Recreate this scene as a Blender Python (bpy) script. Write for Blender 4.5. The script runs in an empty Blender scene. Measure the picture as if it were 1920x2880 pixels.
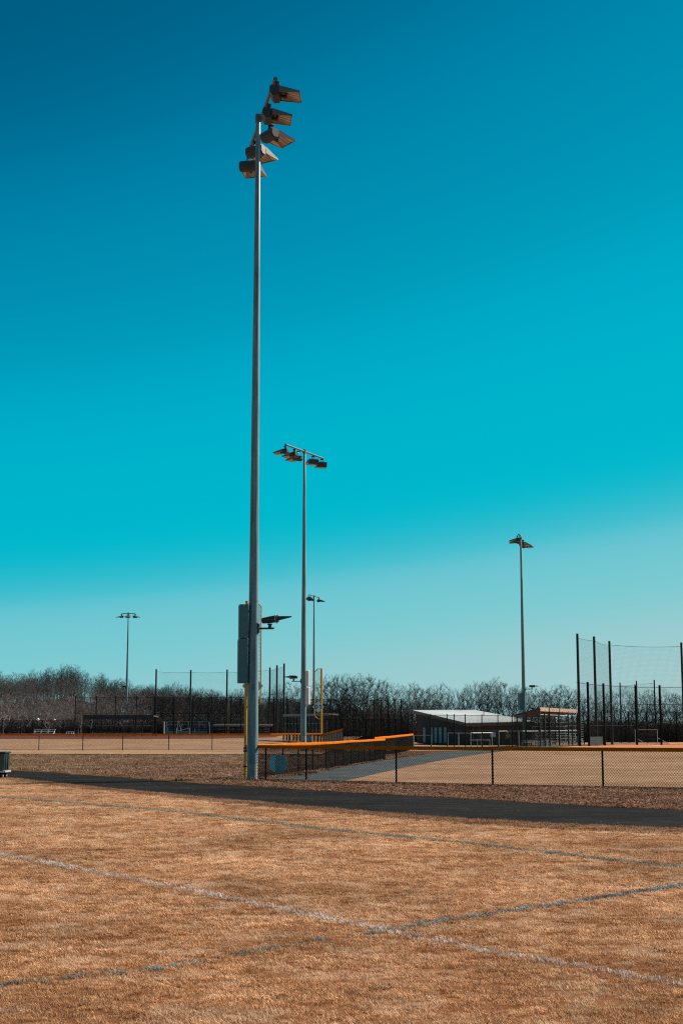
import bpy, math, random
import numpy as np
from mathutils import Vector, Matrix, Euler

SC = bpy.context.scene
COL = SC.collection
R = math.radians

# ------------------------------------------------------------------ camera
PITCH = R(8.67)
CAM_H = 1.85
FPX = 4000.0
cam = bpy.data.cameras.new('camera')
camo = bpy.data.objects.new('camera', cam)
COL.objects.link(camo)
camo.location = (0, 0, CAM_H)
camo.rotation_euler = (math.pi / 2 + PITCH, 0, 0)
cam.sensor_fit = 'VERTICAL'
cam.sensor_height = 36
cam.lens = 50
cam.clip_start = 0.1
cam.clip_end = 6000
SC.camera = camo

# ------------------------------------------------------------------ sky and sun
SUN_EL, SUN_ROT = R(37), R(63)          # the sun stands to the right and a little beyond the field
world = bpy.data.worlds.new('World')
SC.world = world
world.use_nodes = True
wn = world.node_tree
bg = wn.nodes['Background']
sky = wn.nodes.new('ShaderNodeTexSky')
sky.sky_type = 'NISHITA'
sky.sun_disc = False
sky.sun_elevation = SUN_EL
sky.sun_rotation = SUN_ROT
sky.air_density = 1.0
sky.dust_density = 0.0
sky.ozone_density = 1.0
# one teal colour response for the whole sky, driven by the brightness of the sky texture
sep = wn.nodes.new('ShaderNodeSeparateColor')
wn.links.new(sky.outputs[0], sep.inputs[0])
mul = wn.nodes.new('ShaderNodeMath'); mul.operation = 'MULTIPLY'; mul.inputs[1].default_value = 0.1
wn.links.new(sep.outputs[1], mul.inputs[0])
comb = wn.nodes.new('ShaderNodeCombineColor')
CURVES = [
    [(0, 0), (.49, 0), (.55, .006), (.60, .050), (.65, .145), (.73, .205), (.84, .325), (1, .44)],
    [(0, .02), (.15, .06), (.22, .107), (.285, .235), (.34, .318), (.38, .392), (.42, .432), (.50, .465), (.58, .495), (.65, .555), (.73, .585), (.84, .600), (1, .62)],
    [(0, .05), (.15, .14), (.22, .223), (.285, .405), (.34, .485), (.39, .575), (.46, .595), (.58, .61), (.66, .635), (.84, .625), (1, .625)],
]
for i, pts in enumerate(CURVES):
    fc = wn.nodes.new('ShaderNodeFloatCurve')
    c = fc.mapping.curves[0]
    while len(c.points) < len(pts):
        c.points.new(0.5, 0.5)
    for p, (a, b) in zip(c.points, pts):
        p.location = (a, b)
        p.handle_type = 'AUTO_CLAMPED'
    fc.mapping.update()
    wn.links.new(mul.outputs[0], fc.inputs[1])
    m2 = wn.nodes.new('ShaderNodeMath'); m2.operation = 'MULTIPLY'; m2.inputs[1].default_value = 10.0
    wn.links.new(fc.outputs[0], m2.inputs[0])
    wn.links.new(m2.outputs[0], comb.inputs[i])
wn.links.new(comb.outputs[0], bg.inputs[0])
bg.inputs[1].default_value = 0.0575

sun = bpy.data.lights.new('sun', 'SUN')
sun.energy = 5.0
sun.angle = R(0.5)
sun.color = (1.0, 0.90, 0.76)
suno = bpy.data.objects.new('sun', sun)
COL.objects.link(suno)
SUN_DIR = Vector((math.sin(SUN_ROT) * math.cos(SUN_EL), math.cos(SUN_ROT) * math.cos(SUN_EL), math.sin(SUN_EL)))
suno.rotation_euler = SUN_DIR.to_track_quat('Z', 'Y').to_euler()

vs = SC.view_settings
vs.view_transform = 'Standard'
vs.look = 'None'
vs.exposure = 0.8
vs.gamma = 1.0
vs.use_curve_mapping = False
SC.cycles.max_bounces = 6
SC.cycles.transparent_max_bounces = 12
SC.cycles.use_denoising = False
SC.cycles.filter_width = 1.15

# ------------------------------------------------------------------ measuring: photograph pixel -> place in the world
CT, ST = math.cos(PITCH), math.sin(PITCH)


def slopes(px, py):
    u = (px - 960) / FPX
    v = (1440 - py) / FPX
    d = CT - v * ST
    return u / d, (ST + v * CT) / d


def G(px, py, z=0.0):
    a, b = slopes(px, py)
    y = (z - CAM_H) / b
    return Vector((a * y, y, z))


def P(px, py, y):
    a, b = slopes(px, py)
    return Vector((a * y, y, CAM_H + b * y))


def Xat(px, y, py=2070):
    return slopes(px, py)[0] * y


def depth_for(py, z):
    return (z - CAM_H) / slopes(960, py)[1]


# ------------------------------------------------------------------ objects
def link(o, parent=None):
    COL.objects.link(o)
    if parent is not None:
        o.parent = parent
    return o


def tag(o, label=None, cat=None, group=None, kind=None):
    if label: o['label'] = label
    if cat: o['category'] = cat
    if group: o['group'] = group
    if kind: o['kind'] = kind
    return o


def thing(name, label, cat, loc=(0, 0, 0), group=None):
    o = bpy.data.objects.new(name, None)
    o.location = loc
    o.empty_display_size = 0.3
    return tag(link(o), label, cat, group)


def basis(d):
    d = Vector(d).normalized()
    a = Vector((0, 0, 1)) if abs(d.z) < 0.9 else Vector((1, 0, 0))
    x = d.cross(a).normalized()
    return x, d.cross(x).normalized()


class MB:
    def __init__(self):
        self.v, self.f = [], []

    def add(self, vs, fs):
        n = len(self.v)
        self.v += [tuple(p) for p in vs]
        self.f += [tuple(i + n for i in f) for f in fs]
        return self

    def box(self, c, s, rz=0.0, taper=1.0):
        x, y, z = s[0] / 2, s[1] / 2, s[2] / 2
        ca, sa = math.cos(rz), math.sin(rz)
        out = []
        for dz, k in ((-z, 1.0), (z, taper)):
            for dx, dy in ((-x, -y), (x, -y), (x, y), (-x, y)):
                dx *= k; dy *= k
                out.append((c[0] + dx * ca - dy * sa, c[1] + dx * sa + dy * ca, c[2] + dz))
        return self.add(out, [(3, 2, 1, 0), (4, 5, 6, 7), (0, 1, 5, 4), (1, 2, 6, 5), (2, 3, 7, 6), (3, 0, 4, 7)])

    def tube(self, p0, p1, r0, r1=None, n=8, caps=True):
        r1 = r0 if r1 is None else r1
        p0, p1 = Vector(p0), Vector(p1)
        a, b = basis(p1 - p0)
        out = []
        for p, r in ((p0, r0), (p1, r1)):
            for i in range(n):
                t = 2 * math.pi * i / n
                out.append(p + a * (r * math.cos(t)) + b * (r * math.sin(t)))
        fs = [(i, n + i, n + (i + 1) % n, (i + 1) % n) for i in range(n)]
        if caps:
            fs += [tuple(range(n)), tuple(range(2 * n - 1, n - 1, -1))]
        return self.add(out, fs)

    def path(self, pts, r, n=6):
        for a, b in zip(pts[:-1], pts[1:]):
            self.tube(a, b, r, r, n, True)
        return self

    def lathe(self, prof, n=24, c=(0, 0, 0)):
        out, fs = [], []
        for r, z in prof:
            for i in range(n):
                t = 2 * math.pi * i / n
                out.append((c[0] + r * math.cos(t), c[1] + r * math.sin(t), c[2] + z))
        for k in range(len(prof) - 1):
            for i in range(n):
                j = (i + 1) % n
                fs.append((k * n + i, k * n + j, (k + 1) * n + j, (k + 1) * n + i))
        fs.append(tuple(range(n - 1, -1, -1)))
        m = (len(prof) - 1) * n
        fs.append(tuple(range(m, m + n)))
        return self.add(out, fs)

    def slab(self, top, th):
        """a plate: a polygon with a thickness straight down"""
        n = len(top)
        out = [Vector(p) for p in top] + [Vector(p) - Vector((0, 0, th)) for p in top]
        fs = [tuple(range(n)), tuple(range(2 * n - 1, n - 1, -1))]
        fs += [(i, n + i, n + (i + 1) % n, (i + 1) % n) for i in range(n)]
        return self.add(out, fs)

    def prism(self, poly, off):
        n = len(poly)
        off = Vector(off)
        out = [Vector(p) for p in poly] + [Vector(p) + off for p in poly]
        fs = [tuple(range(n - 1, -1, -1)), tuple(range(n, 2 * n))]
        fs += [(i, (i + 1) % n, n + (i + 1) % n, n + i) for i in range(n)]
        return self.add(out, fs)

    def poly(self, pts):
        return self.add(pts, [tuple(range(len(pts)))])

    def mesh(self, name, mat, smooth=False):
        me = bpy.data.meshes.new(name)
        me.from_pydata(self.v, [], self.f)
        for m in (mat if isinstance(mat, (list, tuple)) else [mat]):
            me.materials.append(m)
        if smooth:
            me.polygons.foreach_set('use_smooth', [len(p.vertices) == 4 for p in me.polygons])
        if smooth:
            me.set_sharp_from_angle(angle=R(38))
        me.update()
        return me

    def build(self, name, mat, parent=None, smooth=False, bevel=0.0, normals=False):
        if parent is not None:
            o = parent.location if parent.parent is None else parent.location + parent.parent.location
            self.v = [(x - o.x, y - o.y, z - o.z) for x, y, z in self.v]
        ob = link(bpy.data.objects.new(name, self.mesh(name, mat, smooth)), parent)
        if parent is not None and parent.parent is not None:
            pass
        if bevel:
            b = ob.modifiers.new('bevel', 'BEVEL'); b.width = bevel; b.segments = 2; b.limit_method = 'ANGLE'
        return ob


# ------------------------------------------------------------------ materials
def new_mat(name, rough=0.6, metallic=0.0, spec=0.4):
    m = bpy.data.materials.new(name)
    m.use_nodes = True
    b = m.node_tree.nodes['Principled BSDF']
    b.inputs['Roughness'].default_value = rough
    b.inputs['Metallic'].default_value = metallic
    b.inputs['Specular IOR Level'].default_value = spec
    return m, m.node_tree, b


def noise(nt, scale, detail=4, rough=0.6, vec=None, stretch=None, world=True):
    n = nt.nodes.new('ShaderNodeTexNoise')
    n.inputs['Scale'].default_value = scale
    n.inputs['Detail'].default_value = detail
    n.inputs['Roughness'].default_value = rough
    if vec is None:
        g = nt.nodes.new('ShaderNodeNewGeometry') if world else nt.nodes.new('ShaderNodeTexCoord')
        vec = g.outputs['Position'] if world else g.outputs['Object']
    if stretch:
        mp = nt.nodes.new('ShaderNodeMapping')
        mp.inputs['Scale'].default_value = stretch
        nt.links.new(vec, mp.inputs['Vector'])
        vec = mp.outputs[0]
    nt.links.new(vec, n.inputs['Vector'])
    return n.outputs[0]


def ramp(nt, fac, stops):
    r = nt.nodes.new('ShaderNodeValToRGB')
    e = r.color_ramp.elements
    while len(e) < len(stops):
        e.new(0.5)
    for el, (p, c) in zip(e, stops):
        el.position = p
        el.color = (*c, 1) if len(c) == 3 else c
    nt.links.new(fac, r.inputs[0])
    return r.outputs[0]


def mix(nt, fac, a, b, mode='MIX'):
    m = nt.nodes.new('ShaderNodeMix')
    m.data_type = 'RGBA'
    m.blend_type = mode
    for s, val in ((m.inputs[0], fac), (m.inputs[6], a), (m.inputs[7], b)):
        if hasattr(val, 'links') or hasattr(val, 'is_linked'):
            nt.links.new(val, s)
        else:
            s.default_value = val if isinstance(val, float) else (*val, 1)
    return m.outputs[2]


def bump(nt, b, h, strength=0.3, dist=0.02):
    n = nt.nodes.new('ShaderNodeBump')
    n.inputs['Strength'].default_value = strength
    n.inputs['Distance'].default_value = dist
    nt.links.new(h, n.inputs['Height'])
    nt.links.new(n.outputs[0], b.inputs['Normal'])


def paint(name, col, rough=0.5, metallic=0.0, var=0.25, scale=6.0, spec=0.4, fine=60.0, stretch=None):
    """a surface with slight wear: large mottling and fine grain in its own colour"""
    m, nt, b = new_mat(name, rough, metallic, spec)
    n = noise(nt, scale, 5, 0.65, stretch=stretch)
    lo = tuple(c * (1 - var) for c in col)
    hi = tuple(min(1, c * (1 + var)) for c in col)
    c1 = ramp(nt, n, [(0.3, lo), (0.7, hi)])
    n2 = noise(nt, fine, 2, 0.5)
    c2 = ramp(nt, n2, [(0.35, (0.86, 0.86, 0.86)), (0.65, (1.0, 1.0, 1.0))])
    nt.links.new(mix(nt, 1.0, c1, c2, 'MULTIPLY'), b.inputs['Base Color'])
    return m


M = {}
M['galv'] = paint('galvanised_steel', (0.135, 0.20, 0.218), 0.42, 0.0, 0.6, 4.0, 0.35, 30, (2.2, 2.2, 0.14))
M['concrete'] = paint('concrete_base', (0.24, 0.25, 0.25), 0.8, 0, 0.25, 4)
M['cabinet'] = paint('cabinet_paint', (0.085, 0.15, 0.165), 0.45, 0.0, 0.12, 2)
M['fixture'] = paint('dark_fixture', (0.035, 0.037, 0.04), 0.5, 0.1, 0.3, 5)
M['alu'] = paint('aluminium', (0.5, 0.5, 0.5), 0.4, 0.3, 0.12, 6)
M['visor'] = paint('visor_paint', (0.10, 0.10, 0.10), 0.35, 0.0, 0.12, 6)
M['reflector'] = paint('reflector', (0.46, 0.42, 0.39), 0.28, 0.9, 0.15, 5)
M['black'] = paint('black_vinyl', (0.010, 0.0105, 0.011), 0.75, 0, 0.3, 8, 0.08)
M['blacksteel'] = paint('black_steel', (0.010, 0.010, 0.011), 0.55, 0.1, 0.3, 4)
M['net'] = paint('black_netting', (0.02, 0.03, 0.032), 0.8, 0, 0.2, 4)
M['yellow'] = paint('yellow_paint', (0.66, 0.29, 0.008), 0.45, 0, 0.15, 5)
M['cap'] = paint('yellow_plastic_cap', (0.52, 0.118, 0.0015), 0.65, 0, 0.22, 2.2, 0.02)
M['sign'] = paint('sign_back', (0.60, 0.64, 0.64), 0.4, 0.0, 0.1, 5)
M['disc'] = paint('sign_disc', (0.24, 0.44, 0.51), 0.5, 0.0, 0.08, 5)
M['letter'] = paint('black_lettering', (0.015, 0.015, 0.017), 0.5)
M['roof'] = paint('white_metal_roof', (0.56, 0.58, 0.58), 0.5, 0.0, 0.06, 1.5)
M['brownwall'] = paint('dark_brick', (0.05, 0.036, 0.031), 0.85, 0, 0.35, 5)
M['fascia'] = paint('brown_fascia', (0.16, 0.10, 0.075), 0.7, 0, 0.3, 4)
M['wood'] = paint('weathered_wood', (0.34, 0.25, 0.195), 0.75, 0, 0.6, 2.5, 0.1, 18, (1, 1, 5))
M['roofdark'] = paint('dark_roof', (0.05, 0.042, 0.04), 0.75, 0, 0.3, 3)
M['tealroof'] = paint('grey_roof', (0.17, 0.21, 0.22), 0.7, 0, 0.2, 2)
M['blue'] = paint('blue_door', (0.22, 0.38, 0.46), 0.5, 0, 0.15, 5)
M['bluepad'] = paint('blue_seat', (0.07, 0.20, 0.27), 0.5, 0, 0.2, 4)
M['white'] = paint('white_paint', (0.75, 0.74, 0.72), 0.5, 0, 0.1, 4)
M['silver'] = paint('silver_tube', (0.6, 0.62, 0.62), 0.35, 0.7, 0.1, 5)
M['screen'] = paint('dark_windscreen', (0.02, 0.035, 0.04), 0.8, 0, 0.25, 3)
M['glass'] = paint('lamp_glass', (0.5, 0.52, 0.5), 0.12, 0, 0.05, 5, 0.8)
M['globe'] = paint('white_globe', (0.85, 0.85, 0.82), 0.3, 0, 0.03, 5)
M['cart'] = paint('dark_teal_plastic', (0.008, 0.028, 0.034), 0.28, 0, 0.3, 5, 0.6)
M['rubber'] = paint('black_rubber', (0.02, 0.02, 0.02), 0.6)
M['stake'] = paint('raw_stake', (0.38, 0.24, 0.15), 0.8, 0, 0.3, 10)
M['shirt'] = paint('yellow_shirt', (0.42, 0.30, 0.03), 0.8, 0, 0.2, 6)
M['cloth'] = paint('dark_trousers', (0.03, 0.03, 0.04), 0.8, 0, 0.2, 6)
M['skin'] = paint('skin', (0.42, 0.24, 0.17), 0.55, 0, 0.1, 6)
M['bark'] = paint('grey_bark', (0.045, 0.038, 0.035), 0.9, 0, 0.35, 1.2, 0.2, 12)
M['twig'] = paint('twig_bark', (0.045, 0.039, 0.038), 0.9, 0, 0.3, 0.5, 0.2, 6)
M['hilltwig'] = paint('hill_twig_bark', (0.115, 0.092, 0.088), 0.9, 0, 0.4, 0.15, 0.2, 3)
M['ridgetwig'] = paint('ridge_twig_bark', (0.05, 0.042, 0.041), 0.9, 0, 0.3, 0.15, 0.2, 3)
M['foottwig'] = paint('foot_twig_bark', (0.21, 0.18, 0.175), 0.9, 0, 0.4, 0.4, 0.2, 6)
M['pale'] = paint('pale_bark', (0.52, 0.48, 0.45), 0.85, 0, 0.3, 1.5, 0.2, 12)
M['scrub'] = paint('scrub_twig', (0.04, 0.038, 0.036), 0.9, 0, 0.35, 0.3, 0.2, 6)
M['debris'] = paint('pale_debris', (0.7, 0.66, 0.6), 0.7)


def ground_mat(name, stops, big=0.35, small=9.0, fine=55.0, stretch=(1, 1, 1), bstr=0.5, bdist=0.03, rough=0.95, speck=None, band=None):
    m, nt, b = new_mat(name, rough, 0, 0.03)
    n1 = noise(nt, big, 5, 0.6, stretch=stretch)
    n2 = noise(nt, small, 4, 0.7, stretch=stretch)
    n3 = noise(nt, fine, 3, 0.7)
    a = nt.nodes.new('ShaderNodeMath'); a.operation = 'MULTIPLY_ADD'; a.inputs[1].default_value = 0.55
    nt.links.new(n2, a.inputs[0]); 
    h = nt.nodes.new('ShaderNodeMath'); h.operation = 'MULTIPLY'; h.inputs[1].default_value = 0.45
    nt.links.new(n1, h.inputs[0]); nt.links.new(h.outputs[0], a.inputs[2])
    col = ramp(nt, a.outputs[0], stops)
    if band:
        n4 = noise(nt, band[0], 3, 0.6, stretch=band[1])
        col = mix(nt, 1.0, col, ramp(nt, n4, [(0.35, (band[2],) * 3), (0.65, (1, 1, 1))]), 'MULTIPLY')
    f = ramp(nt, n3, [(0.3, (0.68, 0.68, 0.68)), (0.5, (0.95, 0.95, 0.95)), (0.72, (1.25, 1.25, 1.25))])
    col = mix(nt, 1.0, col, f, 'MULTIPLY')
    if speck:
        v = nt.nodes.new('ShaderNodeTexVoronoi'); v.inputs['Scale'].default_value = speck[0]
        g = nt.nodes.new('ShaderNodeNewGeometry'); nt.links.new(g.outputs['Position'], v.inputs['Vector'])
        sf = ramp(nt, v.outputs['Distance'], [(0.0, (1, 1, 1)), (speck[1], (0, 0, 0))])
        col = mix(nt, sf, col, speck[2])
    nt.links.new(col, b.inputs['Base Color'])
    bump(nt, b, n3, bstr, bdist)
    return m


M['soil'] = ground_mat('thatch_under_turf', [(0.3, (0.08, 0.034, 0.015)), (0.5, (0.21, 0.09, 0.04)), (0.7, (0.42, 0.22, 0.115))])
M['verge'] = ground_mat('rough_verge_ground', [(0.30, (0.07, 0.04, 0.024)), (0.48, (0.16, 0.088, 0.05)), (0.62, (0.28, 0.16, 0.09)), (0.78, (0.45, 0.31, 0.2))], 0.25, 3.0, 30)
M['mulch'] = ground_mat('leaf_mulch', [(0.3, (0.04, 0.021, 0.014)), (0.5, (0.11, 0.05, 0.03)), (0.7, (0.24, 0.13, 0.085))], 0.5, 6.0, 30)
M['outfield'] = ground_mat('dormant_outfield', [(0.34, (0.22, 0.125, 0.078)), (0.5, (0.355, 0.21, 0.13)), (0.66, (0.50, 0.32, 0.205))], 0.16, 1.4, 9, bstr=0.6, bdist=0.06, band=(0.55, (0.09, 1, 1), 0.74))
M['ground'] = ground_mat('open_ground', [(0.3, (0.26, 0.15, 0.09)), (0.5, (0.36, 0.21, 0.13)), (0.7, (0.46, 0.29, 0.19))], 0.05, 0.6, 4)
M['dirt'] = ground_mat('infield_dirt', [(0.3, (0.36, 0.135, 0.06)), (0.5, (0.46, 0.18, 0.085)), (0.7, (0.54, 0.24, 0.13))], 0.1, 1.2, 8, bstr=0.2)
M['dirtred'] = ground_mat('red_infield_dirt', [(0.3, (0.09, 0.032, 0.024)), (0.5, (0.125, 0.044, 0.032)), (0.7, (0.17, 0.064, 0.046))], 0.1, 1.2, 8, bstr=0.2)
M['track'] = ground_mat('grey_track_gravel', [(0.34, (0.042, 0.052, 0.056)), (0.5, (0.072, 0.087, 0.092)), (0.66, (0.115, 0.132, 0.137))], 0.3, 2.5, 22, bstr=0.7, bdist=0.04)
M['asphalt'] = ground_mat('asphalt', [(0.36, (0.006, 0.0056, 0.0058)), (0.5, (0.0135, 0.0122, 0.0122)), (0.64, (0.025, 0.0225, 0.022))], 0.4, 2.6, 12, (0.5, 1, 1), 1.0, 0.03, 0.9, speck=(7.0, 0.15, (0.085, 0.074, 0.068)))
M['hill'] = ground_mat('leafy_hill', [(0.3, (0.03, 0.022, 0.019)), (0.5, (0.05, 0.037, 0.032)), (0.7, (0.08, 0.06, 0.05))], 0.04, 0.4, 3)


def blade_mat(name, root, mid, tip, patch=0.45, alt=None, altamt=0.35):
    """grass blade: root, middle and tip colours, patches over the field, light passing through"""
    m, nt, b = new_mat(name, 0.75, 0, 0.25)
    at = nt.nodes.new('ShaderNodeAttribute'); at.attribute_name = 'tip'
    col = ramp(nt, at.outputs['Fac'], [(0.0, root), (0.45, mid), (1.0, tip)])
    n1 = noise(nt, 0.33, 5, 0.65)
    col = mix(nt, 1.0, col, ramp(nt, n1, [(0.34, (1 - patch * .55, 1 - patch * .62, 1 - patch * .68)), (0.5, (1, 1, 1)), (0.66, (1 + patch * .45, 1 + patch * .62, 1 + patch * .85))]), 'MULTIPLY')
    n2 = noise(nt, 2.6, 4, 0.7)
    col = mix(nt, 1.0, col, ramp(nt, n2, [(0.3, (0.66, 0.60, 0.55)), (0.5, (1, 1, 1)), (0.7, (1.22, 1.28, 1.34))]), 'MULTIPLY')
    at2 = nt.nodes.new('ShaderNodeAttribute'); at2.attribute_name = 'tint'
    col = mix(nt, 1.0, col, ramp(nt, at2.outputs['Fac'], [(0, (0.60, 0.50, 0.42)), (0.5, (1, 1, 1)), (1, (1.35, 1.48, 1.65))]), 'MULTIPLY')
    at3 = nt.nodes.new('ShaderNodeAttribute'); at3.attribute_type = 'INSTANCER'; at3.attribute_name = 'itint'
    col = mix(nt, 1.0, col, ramp(nt, at3.outputs['Fac'], [(0, (0.42, 0.33, 0.27)), (0.14, (0.76, 0.69, 0.63)), (0.5, (1, 1, 1)), (0.88, (1.1, 1.13, 1.16)), (1, (1.35, 1.48, 1.62))]), 'MULTIPLY')
    if alt:
        n3 = noise(nt, 1.4, 3, 0.7)
        fa = ramp(nt, n3, [(0.5, (0, 0, 0)), (0.62, (altamt,) * 3)])
        col = mix(nt, fa, col, alt)
    nt.links.new(col, b.inputs['Base Color'])
    tr = nt.nodes.new('ShaderNodeBsdfTranslucent')
    nt.links.new(col, tr.inputs[0])
    ms = nt.nodes.new('ShaderNodeMixShader'); ms.inputs[0].default_value = 0.35
    nt.links.new(b.outputs[0], ms.inputs[1]); nt.links.new(tr.outputs[0], ms.inputs[2])
    nt.links.new(ms.outputs[0], nt.nodes['Material Output'].inputs[0])
    return m


M['turf'] = blade_mat('dormant_turf', (0.19, 0.066, 0.020), (0.63, 0.298, 0.122), (0.95, 0.70, 0.46), 0.66, (0.84, 0.65, 0.47), 0.45)
M['rough'] = blade_mat('rough_grass', (0.08, 0.042, 0.022), (0.25, 0.145, 0.082), (0.52, 0.35, 0.225), 0.6)
M['edge'] = blade_mat('edge_grass', (0.07, 0.028, 0.013), (0.24, 0.105, 0.048), (0.50, 0.29, 0.17), 0.6)
M['leaf'] = blade_mat('fallen_leaf', (0.075, 0.032, 0.019), (0.19, 0.086, 0.047), (0.38, 0.225, 0.145), 0.6)
M['line_white'] = blade_mat('white_line_paint', (0.28, 0.18, 0.135), (0.64, 0.52, 0.45), (0.84, 0.76, 0.71), 0.25)
M['line_teal'] = blade_mat('grey_line_paint', (0.06, 0.065, 0.058), (0.20, 0.225, 0.212), (0.55, 0.62, 0.61), 0.7, (0.04, 0.05, 0.05), 0.8)
M['line_grey'] = blade_mat('faded_line_paint', (0.09, 0.075, 0.055), (0.22, 0.21, 0.165), (0.38, 0.365, 0.30), 0.3)


# ------------------------------------------------------------------ setting
def sheet(name, pts, mat, kind='structure'):
    """a ground sheet from an outline, filled"""
    import bmesh
    bm = bmesh.new()
    vs_ = [bm.verts.new(p) for p in pts]
    es = [bm.edges.new((vs_[i], vs_[(i + 1) % len(vs_)])) for i in range(len(vs_))]
    bmesh.ops.triangle_fill(bm, use_beauty=True, edges=es)
    for f in bm.faces:
        if f.normal.z < 0: f.normal_flip()
    me = bpy.data.meshes.new(name)
    bm.to_mesh(me); bm.free()
    me.materials.append(mat)
    o = link(bpy.data.objects.new(name, me))
    o['kind'] = kind
    return o


def dense(pts, step, rough=0.0, seed=1, closed=False):
    """resample a line and let it wander a little, as worn edges do"""
    rng = random.Random(seed)
    out = []
    ps = [Vector(p) for p in pts]
    for a, b in zip(ps[:-1], ps[1:]):
        n = max(1, int((b - a).length / step))
        for i in range(n):
            out.append(a.lerp(b, i / n))
    out.append(ps[-1])
    if rough:
        w = 0.0
        for i, p in enumerate(out):
            w = 0.6 * w + rng.uniform(-1, 1) * rough
            p.x += w * 0.5; p.y += w
    return out


PATH_FAR_PX = [(-260, 2161), (25, 2168), (113, 2171), (300, 2184), (480, 2198), (640, 2208), (800, 2217), (960, 2227), (1200, 2241), (1450, 2255), (1700, 2268), (1920, 2279), (2200, 2292)]
PATH_NEAR_PX = [(-260, 2176), (0, 2187), (147, 2203), (300, 2218), (480, 2235), (640, 2250), (800, 2266), (960, 2279), (1200, 2296), (1450, 2312), (1700, 2322), (1920, 2331), (2200, 2342)]
path_far = dense([G(x, y) for x, y in PATH_FAR_PX], 0.35, 0.13, 3)
path_near = dense([G(x, y) for x, y in PATH_NEAR_PX], 0.35, 0.11, 4)


def zlift(pts, z):
    return [Vector((p.x, p.y, z)) for p in pts]


def interp(pts):
    """y of a left-to-right ground line at a given x"""
    xs = np.array([p.x for p in pts]); ys = np.array([p.y for p in pts])
    o = np.argsort(xs)
    xs, ys = xs[o], ys[o]
    return lambda x: np.interp(x, xs, ys)


y_path_near = interp([G(x, y) for x, y in PATH_NEAR_PX])
y_path_far = interp([G(x, y) for x, y in PATH_FAR_PX])

g = MB()
g.poly([(-3000, -60, -0.03), (3000, -60, -0.03), (3000, 4500, -0.03), (-3000, 4500, -0.03)])
g.build('ground', M['ground'])['kind'] = 'structure'

sheet('playing_field', zlift(path_near, 0.0) + [Vector((35, 20, 0)), Vector((35, -10, 0)), Vector((-35, -10, 0)), Vector((-40, 40, 0))], M['soil'])
sheet('asphalt_path', zlift(path_far, 0.006) + zlift(path_near[::-1], 0.006), M['asphalt'])

# the near outfield fence line, from the foul pole to beyond the right edge of the picture
FENCE_PX = [(694, 2194), (747, 2195), (861, 2198), (1114, 2204), (1385, 2211), (1695, 2216), (2000, 2222), (2300, 2228)]
fence_line = [G(x, y) for x, y in FENCE_PX]
y_fence = interp(fence_line)
LEDGE_Y = 96.0


def z_left(y):
    """the left outfield lies on a low bank and climbs gently to its infield"""
    return 0.2 + max(0.0, min(1.0, (y - 112) / 123)) * 0.8


# rough verge left of the light pole, between path and bank, and leaf mulch right of it
px = [G(x, y) for x, y in PATH_FAR_PX if x < 700]
verge_right = [G(716, 2190), G(740, 2165), G(790, 2140), G(850, 2126)]
far_left = dense(px, 0.6, 0.1, 7)
sheet('rough_verge', zlift(far_left, -0.004) + zlift(verge_right, -0.004) + [Vector((-4, LEDGE_Y - 5, -0.004)), Vector((-60, LEDGE_Y - 5, -0.004))], M['verge'])
far_right = dense([G(x, y) for x, y in PATH_FAR_PX if x >= 640], 0.5, 0.1, 8)
sheet('mulch_strip', zlift(far_right, 0.0) + zlift([p + Vector((0, 0.25, 0)) for p in fence_line[::-1]], 0.0), M['mulch'])
TRACK_OUT = [(745, 2190), (800, 2186), (860, 2179), (920, 2166), (1000, 2152), (1060, 2142), (1130, 2131), (1200, 2121), (1290, 2111), (1380, 2105.5), (1500, 2100.5), (1640, 2093.5), (1900, 2087)]
TRACK_IN = [(950, 2199), (1010, 2187), (1120, 2162), (1200, 2146), (1280, 2131), (1340, 2122), (1420, 2112.5), (1500, 2106), (1560, 2101.5), (1660, 2096), (1900, 2089)]
t_out = dense([G(x, y) for x, y in TRACK_OUT], 1.0, 0.12, 9)
t_in = dense([G(x, y) for x, y in TRACK_IN], 1.0, 0.08, 10)
sheet('leaf_verge', zlift(dense([G(x, y) for x, y in TRACK_OUT[:9]], 1.0, 0.12, 9), 0.002) + [Vector((9, 124, 0.002)), Vector((-3.6, 124, 0.002)), Vector((-4.2, 88, 0.002)), Vector((-3.7, 58, 0.002))], M['mulch'])
fl = [p for p in fence_line if p.x > 0]
sheet('right_outfield', zlift([p + Vector((0, 0.26, 0)) for p in fence_line[2:]], 0.0) + [Vector((40, 60, 0)), Vector((75, 200, 0)), G(1900, 2088)] + zlift(t_in[::-1], 0.0), M['outfield'])
sheet('warning_track', zlift(t_out, 0.006) + zlift(t_in[::-1], 0.006), M['track'])
strip = [p + Vector((0, 0.10, 0)) for p in fence_line[2:]]
strip2 = [p + Vector((0, 0.75 + 0.12 * (i % 2), 0)) for i, p in enumerate(fence_line[2:])]
sheet('fence_track', zlift(dense(strip, 0.8, 0.03, 5), 0.010) + zlift(dense(strip2, 0.8, 0.07, 6)[::-1], 0.010), M['track'])
sheet('infield_dirt', zlift(dense([G(1480, 2108), G(1560, 2103), G(1640, 2097), G(1780, 2091.5), G(1950, 2086), G(2150, 2083)], 3, 0.25, 2), 0.014) + [G(2150, 2112, 0.014), G(1900, 2110, 0.014), G(1750, 2109.5, 0.014), G(1600, 2109.5, 0.014)], M['dirt'])

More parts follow.
